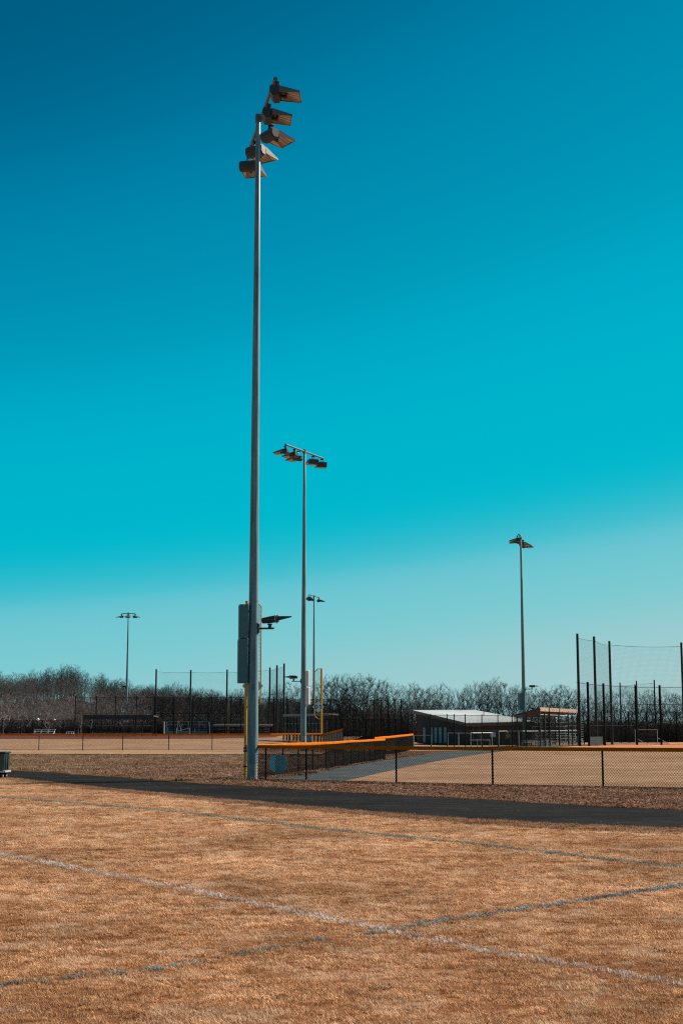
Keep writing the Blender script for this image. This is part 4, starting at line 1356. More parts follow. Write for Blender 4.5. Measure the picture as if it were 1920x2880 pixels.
# ------------------------------------------------------------------ person by the building
def person(c, H):
    c = Vector(c)
    k = H / 1.75
    J = {  # joint: (x, y, z, radius)
        'pelvis': (0, 0.0, 0.95, .14), 'belly': (0, 0, 1.10, .135), 'chest': (0, -0.02, 1.32, .155), 'neck': (0, -0.05, 1.50, .06), 'head0': (0, -0.07, 1.58, .085), 'head1': (0, -0.08, 1.70, .085),
        'shL': (-.18, -0.02, 1.42, .07), 'elL': (-.27, -0.02, 1.16, .05), 'wrL': (-.24, -0.16, 0.96, .035), 'haL': (-.22, -0.22, 0.90, .04),
        'shR': (.18, -0.02, 1.42, .07), 'elR': (.28, 0.0, 1.17, .05), 'wrR': (.30, -0.14, 0.98, .035), 'haR': (.30, -0.21, 0.93, .04),
        'hiL': (-.10, 0, 0.90, .11), 'knL': (-.12, -0.03, 0.50, .075), 'anL': (-.13, 0.02, 0.09, .05), 'toL': (-.14, -0.14, 0.045, .045),
        'hiR': (.10, 0, 0.90, .11), 'knR': (.13, -0.04, 0.50, .075), 'anR': (.15, 0.04, 0.09, .05), 'toR': (.17, -0.12, 0.045, .045)}
    names = list(J)
    E_ = [('pelvis', 'belly'), ('belly', 'chest'), ('chest', 'neck'), ('neck', 'head0'), ('head0', 'head1'), ('chest', 'shL'), ('shL', 'elL'), ('elL', 'wrL'), ('wrL', 'haL'), ('chest', 'shR'), ('shR', 'elR'), ('elR', 'wrR'), ('wrR', 'haR'),
          ('pelvis', 'hiL'), ('hiL', 'knL'), ('knL', 'anL'), ('anL', 'toL'), ('pelvis', 'hiR'), ('hiR', 'knR'), ('knR', 'anR'), ('anR', 'toR')]
    me = bpy.data.meshes.new('body')
    me.from_pydata([tuple(v * k for v in J[n][:3]) for n in names], [(names.index(a), names.index(b)) for a, b in E_], [])
    o = bpy.data.objects.new('body_sketch', me)
    COL.objects.link(o)
    sk = o.modifiers.new('skin', 'SKIN')
    for i, n in enumerate(names):
        me.skin_vertices[0].data[i].radius = (J[n][3] * k,) * 2
    me.skin_vertices[0].data[0].use_root = True
    ss = o.modifiers.new('smooth', 'SUBSURF'); ss.levels = 2; ss.render_levels = 2
    bpy.context.view_layer.update()
    m2 = bpy.data.meshes.new_from_object(o.evaluated_get(bpy.context.evaluated_depsgraph_get()))
    bpy.data.objects.remove(o)
    m2.name = 'body'
    m2.materials.clear()
    for n in ('skin', 'shirt', 'cloth', 'rubber'):
        m2.materials.append(M[n])
    for p in m2.polygons:
        z, x = p.center.z / k, abs(p.center.x / k)
        p.material_index = 3 if z < 0.1 else 2 if z < 0.98 and x < 0.2 else 1 if (z < 1.49 and z > 1.12) or (x < .2 and z < 1.49) else 0
        p.use_smooth = True
    t = thing('person', 'person in a yellow shirt, dark trousers and white cap by the building', 'person', c)
    link(bpy.data.objects.new('body', m2), t)
    cp = MB().lathe([(0.098, 1.66), (0.10, 1.72), (0.085, 1.77), (0.04, 1.80), (0.005, 1.805)], 14, (0, -0.08, 0))
    cp.box((0, -0.19, 1.675), (0.15, 0.14, 0.015))
    cp.v = [tuple(q * k for q in v) for v in cp.v]
    link(bpy.data.objects.new('cap', cp.mesh('cap', M['white'], True)), t)
    for s in (-1, 1):
        for f in range(4):
            pass
    return t


person((Xat(1427, 153), 153, 0), 1.55)

# ------------------------------------------------------------------ trees
def tree_mesh(seed, H=12.0, wide=0.30, fork=0.22, n=370, twigs=6, tip_r=0.0118, clear=0.33, trunk_mat='bark', twig_mat='twig', gap=0.0):
    """a bare tree grown towards points spread through a domed crown; each branch is as thick as the twigs it carries"""
    rng = np.random.RandomState(seed)
    a, c, cz = H * wide, H * .43, H * .57
    pts = []
    ex, ey = rng.uniform(-.12, .12, 2) * H
    while len(pts) < n:
        q = rng.normal(size=3); q /= np.linalg.norm(q)
        r = rng.uniform(0, 1) ** .42
        lump = 1 + .13 * math.sin(3.1 * q[0] + seed) * math.sin(2.7 * q[1] + 2 * seed) + .08 * math.sin(5 * q[2] + seed)
        p = np.array([q[0] * a * r * lump, q[1] * a * r * lump, cz + q[2] * c * r * lump])
        p[:2] += np.array([ex, ey]) * (p[2] / H) ** 2 * .6
        if p[2] < H * clear * (.7 + .5 * rng.rand()): continue
        pts.append(p)
    pts = np.array(pts)
    nodes = [np.array([0, 0, -.3])]; par = [-1]; dep = [0.0]
    for z in np.linspace(0.4, H * fork, 4):
        par.append(len(nodes) - 1); dep.append(z); nodes.append(np.array([rng.normal(0, .05), rng.normal(0, .05), z]))
    base = nodes[-1]
    order = np.argsort(np.linalg.norm((pts - base) * np.array([1, 1, .8]), axis=1) + rng.uniform(0, 1.2, n))
    N = np.zeros((n * 5 + 20, 3)); D = np.zeros(n * 5 + 20); k = len(nodes)
    N[:k] = nodes; D[:k] = dep
    par = par + [0] * (n * 5)
    tips = []
    for i in order:
        p = pts[i]
        dv = p - N[:k]
        d = np.linalg.norm(dv, axis=1)
        cost = d + .42 * D[:k] + np.where(dv[:, 2] < .25 * d, 1.6 * (.25 * d - dv[:, 2]) + .3, 0)
        cost[:2] += 6
        j = int(np.argmin(cost))
        L = d[j]; m = max(1, int(round(L / .8)))
        m = min(m, 4)
        last = j
        side = rng.normal(0, .05 * L, 3)
        for e in range(1, m + 1):
            f = e / m
            q = N[j] + (p - N[j]) * f + side * math.sin(math.pi * f) + np.array([0, 0, -.07 * L * math.sin(math.pi * f)])
            N[k] = q; D[k] = D[last] + L / m; par[k] = last; last = k; k += 1
        tips.append(last)
    W = np.zeros(k)
    ch = np.zeros(k, int)
    for i in range(1, k): ch[par[i]] += 1
    W[ch == 0] = 1.0
    for i in range(k - 1, 0, -1): W[par[i]] += W[i]
    Rr = tip_r * np.power(np.maximum(W, 1.0), .53)
    tv, cv = MB(), MB()
    for i in range(1, k):
        j = par[i]
        r0 = min(Rr[j], Rr[i] * 1.35); r1 = Rr[i]
        mb = tv if r1 > tip_r * 4.2 else cv
        mb.tube(N[j], N[i], r0 * (1.25 if j == 0 else 1), r1, 7 if r1 > .08 else 5 if r1 > .04 else 3, False)
    ctr = np.array([0, 0, H * .35])
    for i in range(8, k):
        if W[i] > 4: continue
        d0 = N[i] - N[par[i]]; d0 /= max(1e-6, np.linalg.norm(d0))
        o0 = N[i] - ctr; o0 /= np.linalg.norm(o0)
        for t in range(twigs if W[i] <= 1 else twigs // 2):
            d = d0 * .7 + o0 * .5 + rng.normal(0, .42, 3) + np.array([0, 0, .12])
            d /= np.linalg.norm(d)
            L = H * rng.uniform(.025, .07)
            s0 = N[i] + (N[par[i]] - N[i]) * rng.uniform(0, .8)
            e = s0 + d * L * .55
            cv.tube(s0, e, tip_r * .85, tip_r * .6, 3, False)
            for u in range(2):
                d2 = d + rng.normal(0, .35, 3) + np.array([0, 0, .08]); d2 /= np.linalg.norm(d2)
                cv.tube(e, e + d2 * L * rng.uniform(.35, .6), tip_r * .6, tip_r * .35, 3, False)
    zs = np.array([v[2] for v in cv.v]); kz = H / np.percentile(zs, 99.5)
    for mb in (tv, cv):
        mb.v = [(x, y, z * kz) for x, y, z in mb.v]
    return tv.mesh('trunk', M[trunk_mat]), cv.mesh('crown', M[twig_mat])


PROTO = [tree_mesh(11, wide=.31), tree_mesh(23, wide=.25, fork=.3), tree_mesh(37, wide=.36, fork=.16, n=500), tree_mesh(41, wide=.19, fork=.34, n=300, clear=.35), tree_mesh(59, wide=.33, fork=.12, clear=.2)]
FOOT = [tree_mesh(211, wide=.40, fork=.14, clear=.16, trunk_mat='foottwig', twig_mat='foottwig'), tree_mesh(223, wide=.36, fork=.18, clear=.2, trunk_mat='foottwig', twig_mat='foottwig')]
PALE = tree_mesh(73, wide=.24, fork=.2, n=200, trunk_mat='pale', twig_mat='hilltwig')
ORD = ['first', 'second', 'third', 'fourth', 'fifth', 'sixth', 'seventh', 'eighth', 'ninth', 'tenth', 'eleventh', 'twelfth', 'thirteenth', 'fourteenth', 'fifteenth']


def tree(label, x, y, z, H, kind, rot, group, wide=1.0, name='bare_tree'):
    t = thing(name, label, 'tree', (x, y, z), group)
    tm, cm = kind
    s = H / 12.0
    t.scale = (s * wide, s * wide, s)
    t.rotation_euler = (0, 0, rot)
    link(bpy.data.objects.new('trunk', tm), t)
    link(bpy.data.objects.new('crown', cm), t)
    return t


rng = random.Random(99)
TREE_ROWS = [
    ('bare tree, {} from the left behind the left backstop netting', 'bare trees behind the left backstop', 285,
     [(402, 1928, 1), (428, 1930, 0), (458, 1930, 1), (490, 1924, 2), (528, 1936, 0), (556, 1937, 1), (588, 1936, 4), (622, 1946, 3), (650, 1941, 0), (676, 1938, 2)], 1.0),
    ('bare tree, {} from the left between the two tallest light poles', 'bare trees between the two tallest light poles', 290,
     [(742, 1935, 0), (768, 1945, 3), (792, 1928, 1), (818, 1919, 2), (846, 1944, 3), (866, 1930, 0)], 1.0),
    ('bare tree, {} from the left in the row right of the D1 foul pole', 'bare trees right of the D1 foul pole', 278,
     [(922, 1907, 0), (944, 1900, 1), (968, 1904, 2), (990, 1897, 1), (1020, 1897, 0), (1048, 1906, 2), (1078, 1930, 3), (1100, 1925, 0), (1140, 1923, 4), (1165, 1925, 0), (1190, 1936, 2)], 1.2),
    ('bare tree, {} from the left rising behind the white roofed building', 'bare trees behind the white roof', 285,
     [(1216, 1934, 3), (1236, 1928, 1), (1256, 1923, 3), (1284, 1938, 1), (1302, 1935, 3), (1324, 1921, 4), (1350, 1920, 1), (1374, 1915, 1), (1394, 1907, 0), (1422, 1922, 2), (1448, 1927, 1), (1472, 1932, 0)], 1.0),
    ('bare tree, {} from the left between right light pole and right netting', 'bare trees behind the right dugout', 290,
     [(1494, 1936, 1), (1516, 1938, 0), (1538, 1938, 3), (1562, 1930, 0), (1586, 1927, 2), (1612, 1938, 4)], 1.1),
    ('bare tree, {} from the left behind the netting at the right edge', 'bare trees behind the right netting', 295,
     [(1642, 1950, 4), (1674, 1962, 0), (1702, 1945, 1), (1728, 1950, 3), (1756, 1932, 0), (1790, 1960, 4), (1814, 1942, 2), (1840, 1955, 1), (1866, 1938, 0), (1902, 1955, 2), (1935, 1945, 0)], 1.1),
    ('light grey bare tree, {} from the left at the foot of the wooded hill', 'bare trees at the foot of the wooded hill', 262,
     [(-28, 1950, 2), (12, 1946, 0), (52, 1958, 4), (96, 1950, 2), (138, 1968, 0), (178, 1972, 4), (222, 1958, 2), (262, 1950, 1), (304, 1966, 0), (346, 1960, 2), (384, 1952, 4)], 1.45),
]
for lab, grp, Y, lst, wide in TREE_ROWS:
    for i, (x, yt, k) in enumerate(lst):
        y = Y + rng.uniform(-7, 7)
        xx = Xat(x, y, 2000)
        z = float(hill_z(np.array(xx), np.array(y)))
        H = CAM_H + slopes(x, yt)[1] * y - z
        tree(lab.format(ORD[i]), xx, y, z, H, FOOT[k % 2] if lab.startswith('light') else PROTO[k], rng.uniform(0, 6.28), grp, wide * rng.uniform(.92, 1.1))
for i, (x, yt, lab) in enumerate(((228, 2003, 'pale barked tree behind the left dugout, left one'), (254, 2004, 'pale barked tree behind the left dugout, right one'), (508, 1990, 'pale barked tree behind the blue bleacher seats'))):
    y = 250.0
    xx = Xat(x, y)
    H = (CAM_H + slopes(x, yt)[1] * y - 1.0)
    tree(lab, xx, y, 1.0, H * 1.25, PALE, i * 2.1, 'pale barked trees', 0.8, 'pale_tree')


# ------------------------------------------------------------------ masses made of many copies: woods, scrub, turf, leaves
def instanced(name, pts, rots, scls, kinds, mat, kind='stuff', cat=None, label=None, tilt=0.0, flat=0.0):
    """one object whose points carry copies of a few small meshes"""
    col = bpy.data.collections.new(name + '_kinds')
    for i, me in enumerate(kinds):
        o = bpy.data.objects.new('%s_kind' % name, me)
        col.objects.link(o)
    me = bpy.data.meshes.new(name)
    n = len(pts)
    me.vertices.add(n)
    me.vertices.foreach_set('co', np.asarray(pts, np.float32).ravel())
    a = me.attributes.new('rot', 'FLOAT_VECTOR', 'POINT')
    rv = np.zeros((n, 3), np.float32); rv[:, 2] = rots
    if tilt:
        rs = np.random.RandomState(1); rv[:, 0] = rs.normal(0, tilt, n); rv[:, 1] = rs.normal(0, tilt, n)
    a.data.foreach_set('vector', rv.ravel())
    b = me.attributes.new('scl', 'FLOAT_VECTOR', 'POINT')
    sv = np.repeat(np.asarray(scls, np.float32)[:, None], 3, 1)
    if flat: sv[:, 2] = np.minimum(sv[:, 2], flat)
    b.data.foreach_set('vector', sv.ravel())
    it = me.attributes.new('itint', 'FLOAT', 'POINT')
    it.data.foreach_set('value', np.random.RandomState(len(name)).uniform(0, 1, n).astype(np.float32))
    me.materials.append(mat)
    o = link(bpy.data.objects.new(name, me))
    ng = bpy.data.node_groups.new(name + '_scatter', 'GeometryNodeTree')
    ng.interface.new_socket('Geometry', in_out='INPUT', socket_type='NodeSocketGeometry')
    ng.interface.new_socket('Geometry', in_out='OUTPUT', socket_type='NodeSocketGeometry')
    gi = ng.nodes.new('NodeGroupInput'); go = ng.nodes.new('NodeGroupOutput')
    ip = ng.nodes.new('GeometryNodeInstanceOnPoints')
    ci = ng.nodes.new('GeometryNodeCollectionInfo')
    ci.inputs['Collection'].default_value = col
    ci.inputs['Separate Children'].default_value = True
    ci.inputs['Reset Children'].default_value = True
    ip.inputs['Pick Instance'].default_value = True
    na = ng.nodes.new('GeometryNodeInputNamedAttribute'); na.data_type = 'FLOAT_VECTOR'; na.inputs[0].default_value = 'rot'
    ns = ng.nodes.new('GeometryNodeInputNamedAttribute'); ns.data_type = 'FLOAT_VECTOR'; ns.inputs[0].default_value = 'scl'
    L = ng.links.new
    L(gi.outputs[0], ip.inputs['Points']); L(ci.outputs[0], ip.inputs['Instance'])
    L(na.outputs[0], ip.inputs['Rotation']); L(ns.outputs[0], ip.inputs['Scale'])
    L(ip.outputs[0], go.inputs[0])
    md = o.modifiers.new('scatter', 'NODES'); md.node_group = ng
    o['kind'] = kind
    if label: o['label'] = label
    if cat: o['category'] = cat
    return o


def joined(tm, cm):
    """trunk and crown as one mesh for the far woods"""
    import bmesh
    bm = bmesh.new(); bm.from_mesh(tm); bm.from_mesh(cm)
    me = bpy.data.meshes.new('wood_tree'); bm.to_mesh(me); bm.free()
    return me


def woods_kinds(mat, seeds, **kw):
    out = []
    for s in seeds:
        tm, cm = tree_mesh(s, n=150, twigs=5, tip_r=0.014, trunk_mat=mat, twig_mat=mat, **kw)
        me = joined(tm, cm); me.materials.append(M[mat]); out.append(me)
    return out


rs = np.random.RandomState(4)
# the wooded hill
n = 900
x = rs.uniform(-175, 20, n); y = 292 + (RIDGE_Y + 22 - 292) * np.sqrt(rs.uniform(0, 1, n))
keep = np.abs(x) < 0.30 * y + 8
x, y = x[keep], y[keep]
z = hill_z(x, y)
sc_ = rs.uniform(.6, .85, len(x)) * 10.5 / 12
instanced('hill_forest', np.stack([x, y, z], 1), rs.uniform(0, 6.28, len(x)), sc_, woods_kinds('hilltwig', (101, 102, 103), wide=.36, fork=.15, clear=.15), M['hilltwig'], 'stuff', None, 'grey brown bare woodland covering the slope of the hill at the left')
x = rs.uniform(-155, 5, 210); y = RIDGE_Y + rs.uniform(-10, 12, 210)
z = hill_z(x, y)
instanced('ridge_forest', np.stack([x, y, z], 1), rs.uniform(0, 6.28, len(x)), rs.uniform(.8, 1.02, len(x)) * 10.8 / 12, woods_kinds('ridgetwig', (105, 106, 107), wide=.22, fork=.4, clear=.42), M['ridgetwig'], 'stuff', None, 'dark bare trees along the ridge of the hill at the left')
# the low woods behind the tree line
n = 420
x = rs.uniform(-60, 130, n); y = rs.uniform(305, 400, n)
keep = np.abs(x) < 0.29 * y + 6
x, y = x[keep], y[keep]
z = hill_z(x, y)
instanced('far_wood', np.stack([x, y, z], 1), rs.uniform(0, 6.28, len(x)), rs.uniform(.16, .30, len(x)), woods_kinds('twig', (111, 112, 113), wide=.4, fork=.12, clear=.1), M['twig'], 'stuff', None, 'low bare woodland filling in behind the tree line')


def scrub_mesh(seed, mat, H=2.6, n=46):
    rng = random.Random(seed)
    m = MB()
    for i in range(n):
        az = rng.uniform(0, 6.28); r_ = rng.uniform(0, .7)
        p = Vector((r_ * math.cos(az), r_ * math.sin(az), -.1))
        d = Vector((math.cos(az) * rng.uniform(0, .5), math.sin(az) * rng.uniform(0, .5), 1)).normalized()
        L = H * rng.uniform(.5, 1)
        q_ = p + d * L * .5; e = q_ + (d + Vector((rng.gauss(0, .25), rng.gauss(0, .25), 0))).normalized() * L * .5
        m.tube(p, q_, .03, .024, 3, False); m.tube(q_, e, .024, .012, 3, False)
        for k in range(5):
            s = rng.uniform(.2, 1)
            a = p.lerp(q_, s) if rng.random() < .4 else q_.lerp(e, s)
            m.tube(a, a + Vector((rng.gauss(0, .4), rng.gauss(0, .4), rng.uniform(.1, .7))) * L * .28, .016, .010, 3, False)
    me = m.mesh('scrub', M[mat])
    return me


n = 1700
x = rs.uniform(-90, 120, n); y = rs.uniform(256, 330, n)
x = np.concatenate([x, rs.uniform(-4, 80, 650)]); y = np.concatenate([y, rs.uniform(203, 238, 650)])
keep = (np.abs(x) < 0.28 * y + 6) & ~((y < 256) & (x < 10 + .05 * y) & (x > 0.02 * y + 8))
x, y = x[keep], y[keep]
z = hill_z(x, y)
instanced('undergrowth', np.stack([x, y, z], 1), rs.uniform(0, 6.28, len(x)), rs.uniform(.6, 1.45, len(x)), [scrub_mesh(s, 'scrub') for s in (1, 2, 3)], M['scrub'], 'stuff', None, 'dark leafless undergrowth along the foot of the trees')


# ---- turf
def tuft_mesh(seed, mat, n=18, rad=0.06, h=(0.025, 0.05), w=0.0045, lean=0.7, curl=0.5):
    rng = random.Random(seed)
    vs_, fs_, tip, tint = [], [], [], []
    for i in range(n):
        a = rng.uniform(0, 6.28); r_ = rad * math.sqrt(rng.random())
        p = Vector((r_ * math.cos(a), r_ * math.sin(a), -0.004))
        az = rng.uniform(0, 6.28)
        ln = rng.uniform(0.1, lean)
        d = Vector((math.cos(az) * math.sin(ln), math.sin(az) * math.sin(ln), math.cos(ln)))
        L = rng.uniform(*h)
        d2 = Vector((math.cos(az) * math.sin(ln + curl), math.sin(az) * math.sin(ln + curl), math.cos(ln + curl)))
        m1 = p + d * L * .55; e = m1 + d2 * L * .45
        sd = Vector((-math.sin(az + rng.uniform(-.8, .8)), math.cos(az), 0)).normalized() * w / 2
        k = len(vs_)
        vs_ += [p - sd, p + sd, m1 - sd * .85, m1 + sd * .85, e]
        tip += [0, 0, .5, .5, 1]
        tn = rng.random()
        tint += [tn] * 5
        fs_ += [(k, k + 1, k + 3, k + 2), (k + 2, k + 3, k + 4)]
    me = bpy.data.meshes.new('tuft')
    me.from_pydata([tuple(v) for v in vs_], [], fs_)
    for nm, arr in (('tip', tip), ('tint', tint)):
        at = me.attributes.new(nm, 'FLOAT', 'POINT'); at.data.foreach_set('value', np.asarray(arr, np.float32))
    me.materials.append(mat)
    return me


def leaf_mesh(seed, mat, n=14, rad=0.16, s=(0.016, 0.036)):
    rng = random.Random(seed)
    vs_, fs_, tip, tint = [], [], [], []
    for i in range(n):
        a = rng.uniform(0, 6.28); r_ = rad * math.sqrt(rng.random())
        c = Vector((r_ * math.cos(a), r_ * math.sin(a), rng.uniform(0.004, 0.035)))
        l = rng.uniform(*s)
        e = Euler((rng.gauss(0, .55), rng.gauss(0, .55), rng.uniform(0, 6.28))).to_matrix()
        ps = [(-l, 0, 0), (-.2 * l, -.55 * l, .12 * l), (l, 0, .25 * l), (-.2 * l, .55 * l, .12 * l)]
        k = len(vs_)
        vs_ += [c + e @ Vector(p) for p in ps]
        tip += [.2, .5, 1, .5]; tn = rng.random(); tint += [tn] * 4
        fs_ += [(k, k + 1, k + 2), (k, k + 2, k + 3)]
    me = bpy.data.meshes.new('leaf_clump')
    me.from_pydata([tuple(v) for v in vs_], [], fs_)
    for nm, arr in (('tip', tip), ('tint', tint)):
        at = me.attributes.new(nm, 'FLOAT', 'POINT'); at.data.foreach_set('value', np.asarray(arr, np.float32))
    me.materials.append(mat)
    return me


LINES = {
    'white': ([(-300, 2338), (0, 2404), (490, 2496), (960, 2594), (1085, 2620), (1450, 2692), (1920, 2772), (2200, 2822)], 0.085),
    'teal': ([(-260, 2815), (0, 2775), (450, 2727), (750, 2672), (960, 2640), (1085, 2619), (1330, 2579), (1590, 2542), (1920, 2491), (2200, 2450)], 0.085),
    'grey': ([(-300, 2220), (0, 2242), (490, 2283), (960, 2339), (1330, 2374), (1600, 2407), (1920, 2441), (2250, 2478)], 0.12),
}


def line_dist(x, y, pts):
    best = np.full(x.shape, 1e9)
    for a, b in zip(pts[:-1], pts[1:]):
        dx, dy = b.x - a.x, b.y - a.y
        t = np.clip(((x - a.x) * dx + (y - a.y) * dy) / (dx * dx + dy * dy), 0, 1)
        best = np.minimum(best, np.hypot(x - a.x - t * dx, y - a.y - t * dy))
    return best


LP = {k: [G(px_, py_) for px_, py_ in v[0]] for k, v in LINES.items()}
rs = np.random.RandomState(12)


def scatter(y0, y1, dens, margin=1.18, extra=1.2):
    area = 0.25 * margin * (y1 * y1 - y0 * y0) + 2 * extra * (y1 - y0)
    n = int(area * dens)
    y = np.sqrt(rs.uniform(y0 * y0, y1 * y1, n))
    x = rs.uniform(-1, 1, n) * (0.25 * margin * y + extra)
    return x, y


def worn(nm, x):
    """how much paint is left along a line, 0.25 to 1"""
    a, b, c = {'white': (1.3, 4.1, 9.7), 'teal': (1.9, 5.3, 11.0), 'grey': (.7, 2.9, 6.1)}[nm]
    if nm == 'teal': return np.clip(.72 + .3 * np.sin(1.9 * x + 1) * np.sin(4.3 * x) + .12 * x, .42, 1.0) * np.where(np.abs(x - .30) < .35, .5, 1)
    w = .62 + .28 * np.sin(a * x + 1.0) * np.sin(b * x) + .22 * np.sin(c * x + .6)
    return np.clip(w + {'white': .4, 'teal': .14, 'grey': .25}[nm], {'white': .75, 'teal': .4, 'grey': .45}[nm], 1.0)


X_, Y_, S_ = [], [], []
for y0, y1, dens, sc in ((7.6, 13, 330, 0.95), (13, 19, 240, 1.1), (19, 28, 170, 1.3), (28, 64, 100, 1.6)):
    x, y = scatter(y0, y1, dens)
    k = (y < y_path_near(x) - 0.12)
    x, y = x[k], y[k]
    X_.append(x); Y_.append(y); S_.append(sc * rs.uniform(.75, 1.2, len(x)))
x, y, s = np.concatenate(X_), np.concatenate(Y_), np.concatenate(S_)
def vnoise(x, y, cell, seed):
    """smooth random field, 0 to 1"""
    g_ = np.random.RandomState(seed).uniform(0, 1, (256, 256))
    u, v = x / cell + 40.3, y / cell + 17.7
    i, j = np.floor(u).astype(int), np.floor(v).astype(int)
    fu, fv = u - i, v - j
    fu, fv = fu * fu * (3 - 2 * fu), fv * fv * (3 - 2 * fv)
    q_ = lambda a, b: g_[a % 256, b % 256]
    return (q_(i, j) * (1 - fu) + q_(i + 1, j) * fu) * (1 - fv) + (q_(i, j + 1) * (1 - fu) + q_(i + 1, j + 1) * fu) * fv


# thin spots: small holes in the sward near by, wider worn spots further off
thin = vnoise(x, y, np.where(y < 19, .13, .24), 3)
keep = rs.uniform(0, 1, len(x)) < np.clip((thin - .10) / .22, .06, 1)
strip_w = np.interp(x, [-14, 0, 8], [.75, 1.1, 1.9]) * (.7 + .6 * vnoise(x, y, .8, 21))
keep &= (y < y_path_near(x) - strip_w) | (rs.uniform(0, 1, len(x)) < .22)
worn_spots = vnoise(x, y, 1.7, 8) * .6 + vnoise(x, y, .6, 9) * .4
keep &= rs.uniform(0, 1, len(x)) < np.clip((worn_spots - .12) / .16, .15, 1)
for nm, (pp_, hw) in LINES.items():
    d = line_dist(x, y, LP[nm])
    keep &= ~((d < hw) & (rs.uniform(0, 1, len(x)) < {'white': .85, 'teal': .9, 'grey': .8}[nm] * worn(nm, x)))
x, y, s = x[keep], y[keep], s[keep]
instanced('turf_grass', np.stack([x, y, np.zeros_like(x)], 1), rs.uniform(0, 6.28, len(x)), s, [tuft_mesh(i, M['turf'], 26, .06, (.02, .046), .0038, .85) for i in range(8)], M['turf'], 'stuff', None, 'short dormant orange brown grass of the playing field', flat=1.15)
# painted lines: the same turf under field paint, worn through in places
for nm, dens in (('white', 185), ('teal', 250), ('grey', 190)):
    pts_, hw = LP[nm], LINES[nm][1]
    xs_, ys_ = [], []
    for a, b in zip(pts_[:-1], pts_[1:]):
        L = (b - a).length
        n = int(L * 2 * hw * dens)
        t_ = rs.uniform(0, 1, n); o_ = rs.normal(0, hw * .55, n)
        d = (b - a).normalized()
        xs_.append(a.x + (b.x - a.x) * t_ - d.y * o_); ys_.append(a.y + (b.y - a.y) * t_ + d.x * o_)
    x, y = np.concatenate(xs_), np.concatenate(ys_)
    k = (y < y_path_near(x) - .3) & (y > 6) & (rs.uniform(0, 1, len(x)) < worn(nm, x))
    x, y = x[k], y[k]
    sc = np.where(y < 13, 1.0, np.where(y < 19, 1.2, np.where(y < 28, 1.5, 2.0)))
    mt = M['line_' + nm]
    instanced({'white': 'white_field_line', 'teal': 'grey_field_line', 'grey': 'faded_field_line'}[nm], np.stack([x, y, np.full_like(x, .003)], 1), rs.uniform(0, 6.28, len(x)), sc * rs.uniform(.8, 1.15, len(x)),
              [tuft_mesh(60 + i, mt, 18) for i in range(4)], mt, 'structure', flat=1.15)
# taller grass along both path edges
xs_, ys_ = [], []
for pts_, side in ((path_near, -1), (path_far, 1)):
    for p in pts_:
        sw = float(np.interp(p.x, [-14, 0, 8], [.8, 1.15, 2.0])) if side < 0 else .5
        n = 90 if side < 0 else 26
        o_ = (rs.uniform(0, 1, n) ** 1.1 * sw + .10) * side
        xs_.append(p.x + rs.uniform(-.3, .3, n)); ys_.append(p.y + o_ + rs.uniform(-.05, .05, n))
x, y = np.concatenate(xs_), np.concatenate(ys_)
instanced('path_edge_grass', np.stack([x, y, np.zeros_like(x)], 1), rs.uniform(0, 6.28, len(x)), rs.uniform(.7, 1.3, len(x)), [tuft_mesh(80 + i, M['edge'], 16, .10, (.03, .065), .009, .9) for i in range(4)], M['edge'], 'stuff', None, 'longer brown grass fringing the asphalt path', flat=1.05)
# rough grass on the left verge
x, y = scatter(44, LEDGE_Y - .4, 9.0, 1.15, 2)
k = (y > y_path_far(x) + .15) & (x < Xat(1, 1) * 0 - 3.3 + (y - 55) * -0.005)
x, y = x[k], y[k]
instanced('rough_grass', np.stack([x, y, np.where(x < BANK_X1, np.maximum(0, z_bank(y)), 0)], 1), rs.uniform(0, 6.28, len(x)), rs.uniform(.6, 1.5, len(x)), [tuft_mesh(90 + i, M['rough'], 22, .14, (.05, .13), .014, .8) for i in range(5)], M['rough'], 'stuff', None, 'rough straw coloured grass on the verge left of the tall pole')
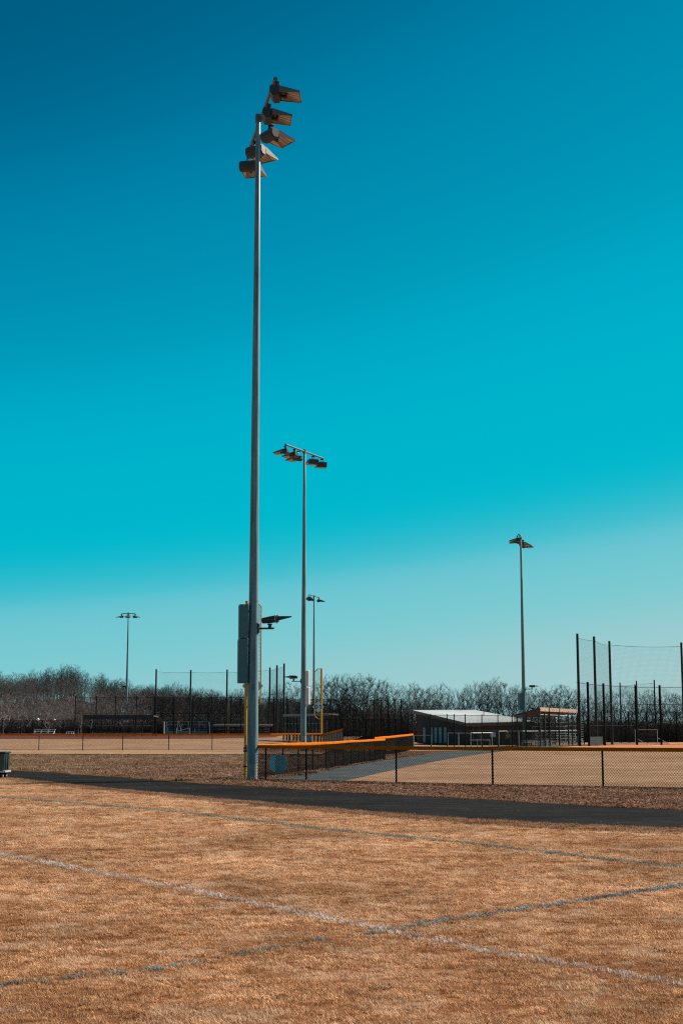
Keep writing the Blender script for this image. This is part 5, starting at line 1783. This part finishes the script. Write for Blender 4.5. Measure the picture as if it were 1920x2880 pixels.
# fallen leaves under and behind the near fence
xs_ = rs.uniform(-4.2, 16, 9000)
ys_ = rs.uniform(26, 56, 9000)
k = (ys_ > y_path_far(xs_) - .05) & (ys_ < y_fence(xs_) + 0.1)
xa_, ya_ = xs_[k], ys_[k]
xs_ = rs.uniform(-4.6, 6, 5000); ys_ = rs.uniform(48, 112, 5000)
y_to = interp([G(x_, y_) for x_, y_ in TRACK_OUT[:9]])
k = (ys_ > np.maximum(y_to(xs_), y_fence(xs_)) + .1) & (xs_ > -4.6) & (rs.uniform(0, 1, 5000) < .8)
xp_ = np.concatenate([rs.normal(-6.2, 1.5, 900), rs.uniform(-11, -3.6, 500)]); yp_ = np.concatenate([rs.normal(66, 6, 900), rs.uniform(52, 84, 500)])
kp = (yp_ > y_path_far(xp_) + .2) & (yp_ < 86) & (xp_ < -3.8)
x = np.concatenate([xa_, xs_[k], xp_[kp]]); y = np.concatenate([ya_, ys_[k], yp_[kp]])
s = np.where(y > 56, 1.6, 1.15) * rs.uniform(.7, 1.25, len(x))
instanced('fallen_leaves', np.stack([x, y, np.full_like(x, .004)], 1), rs.uniform(0, 6.28, len(x)), s, [leaf_mesh(i, M['leaf'], 44, .2) for i in range(6)], M['leaf'], 'stuff', None, 'brown fallen leaves between the path and the near fence')

# a few dark weeds and dead leaves lying on the turf
x = np.concatenate([rs.uniform(-9, 9, 46), rs.uniform(-4, 4, 12)]); y = np.concatenate([rs.uniform(10, 42, 46), rs.uniform(8, 16, 12)])
k = (y < y_path_near(x) - 1.0) & (np.abs(x) < .26 * y)
x, y = x[k], y[k]
M['weed'] = blade_mat('dark_weed', (0.035, 0.024, 0.012), (0.11, 0.075, 0.04), (0.24, 0.17, 0.10), 0.3)
instanced('weeds', np.stack([x, y, np.full_like(x, .004)], 1), rs.uniform(0, 6.28, len(x)), rs.uniform(.5, 1.5, len(x)) * np.where(y > 20, 1.5, .8), [tuft_mesh(140 + i, M['weed'], 30, .09, (.03, .06), .009, 1.1) for i in range(3)], M['weed'], 'stuff', None, 'small dark weeds scattered over the dormant turf', flat=.6)
n = 130
i_ = rs.randint(0, len(path_far), n)
px_ = np.array([path_far[i].x for i in i_]) + rs.uniform(-.3, .3, n)
f_ = np.where(rs.uniform(0, 1, n) < .7, rs.uniform(0, 1, n) ** 3, 1 - rs.uniform(0, 1, n) ** 3)
py_ = y_path_far(px_) * (1 - f_) + y_path_near(px_) * f_
instanced('path_litter', np.stack([px_, py_, np.full(n, .008)], 1), rs.uniform(0, 6.28, n), rs.uniform(.5, .9, n), [leaf_mesh(170 + i, M['leaf'], 3, .12) for i in range(4)], M['leaf'], 'stuff', None, 'scattered dead leaves on the asphalt path')
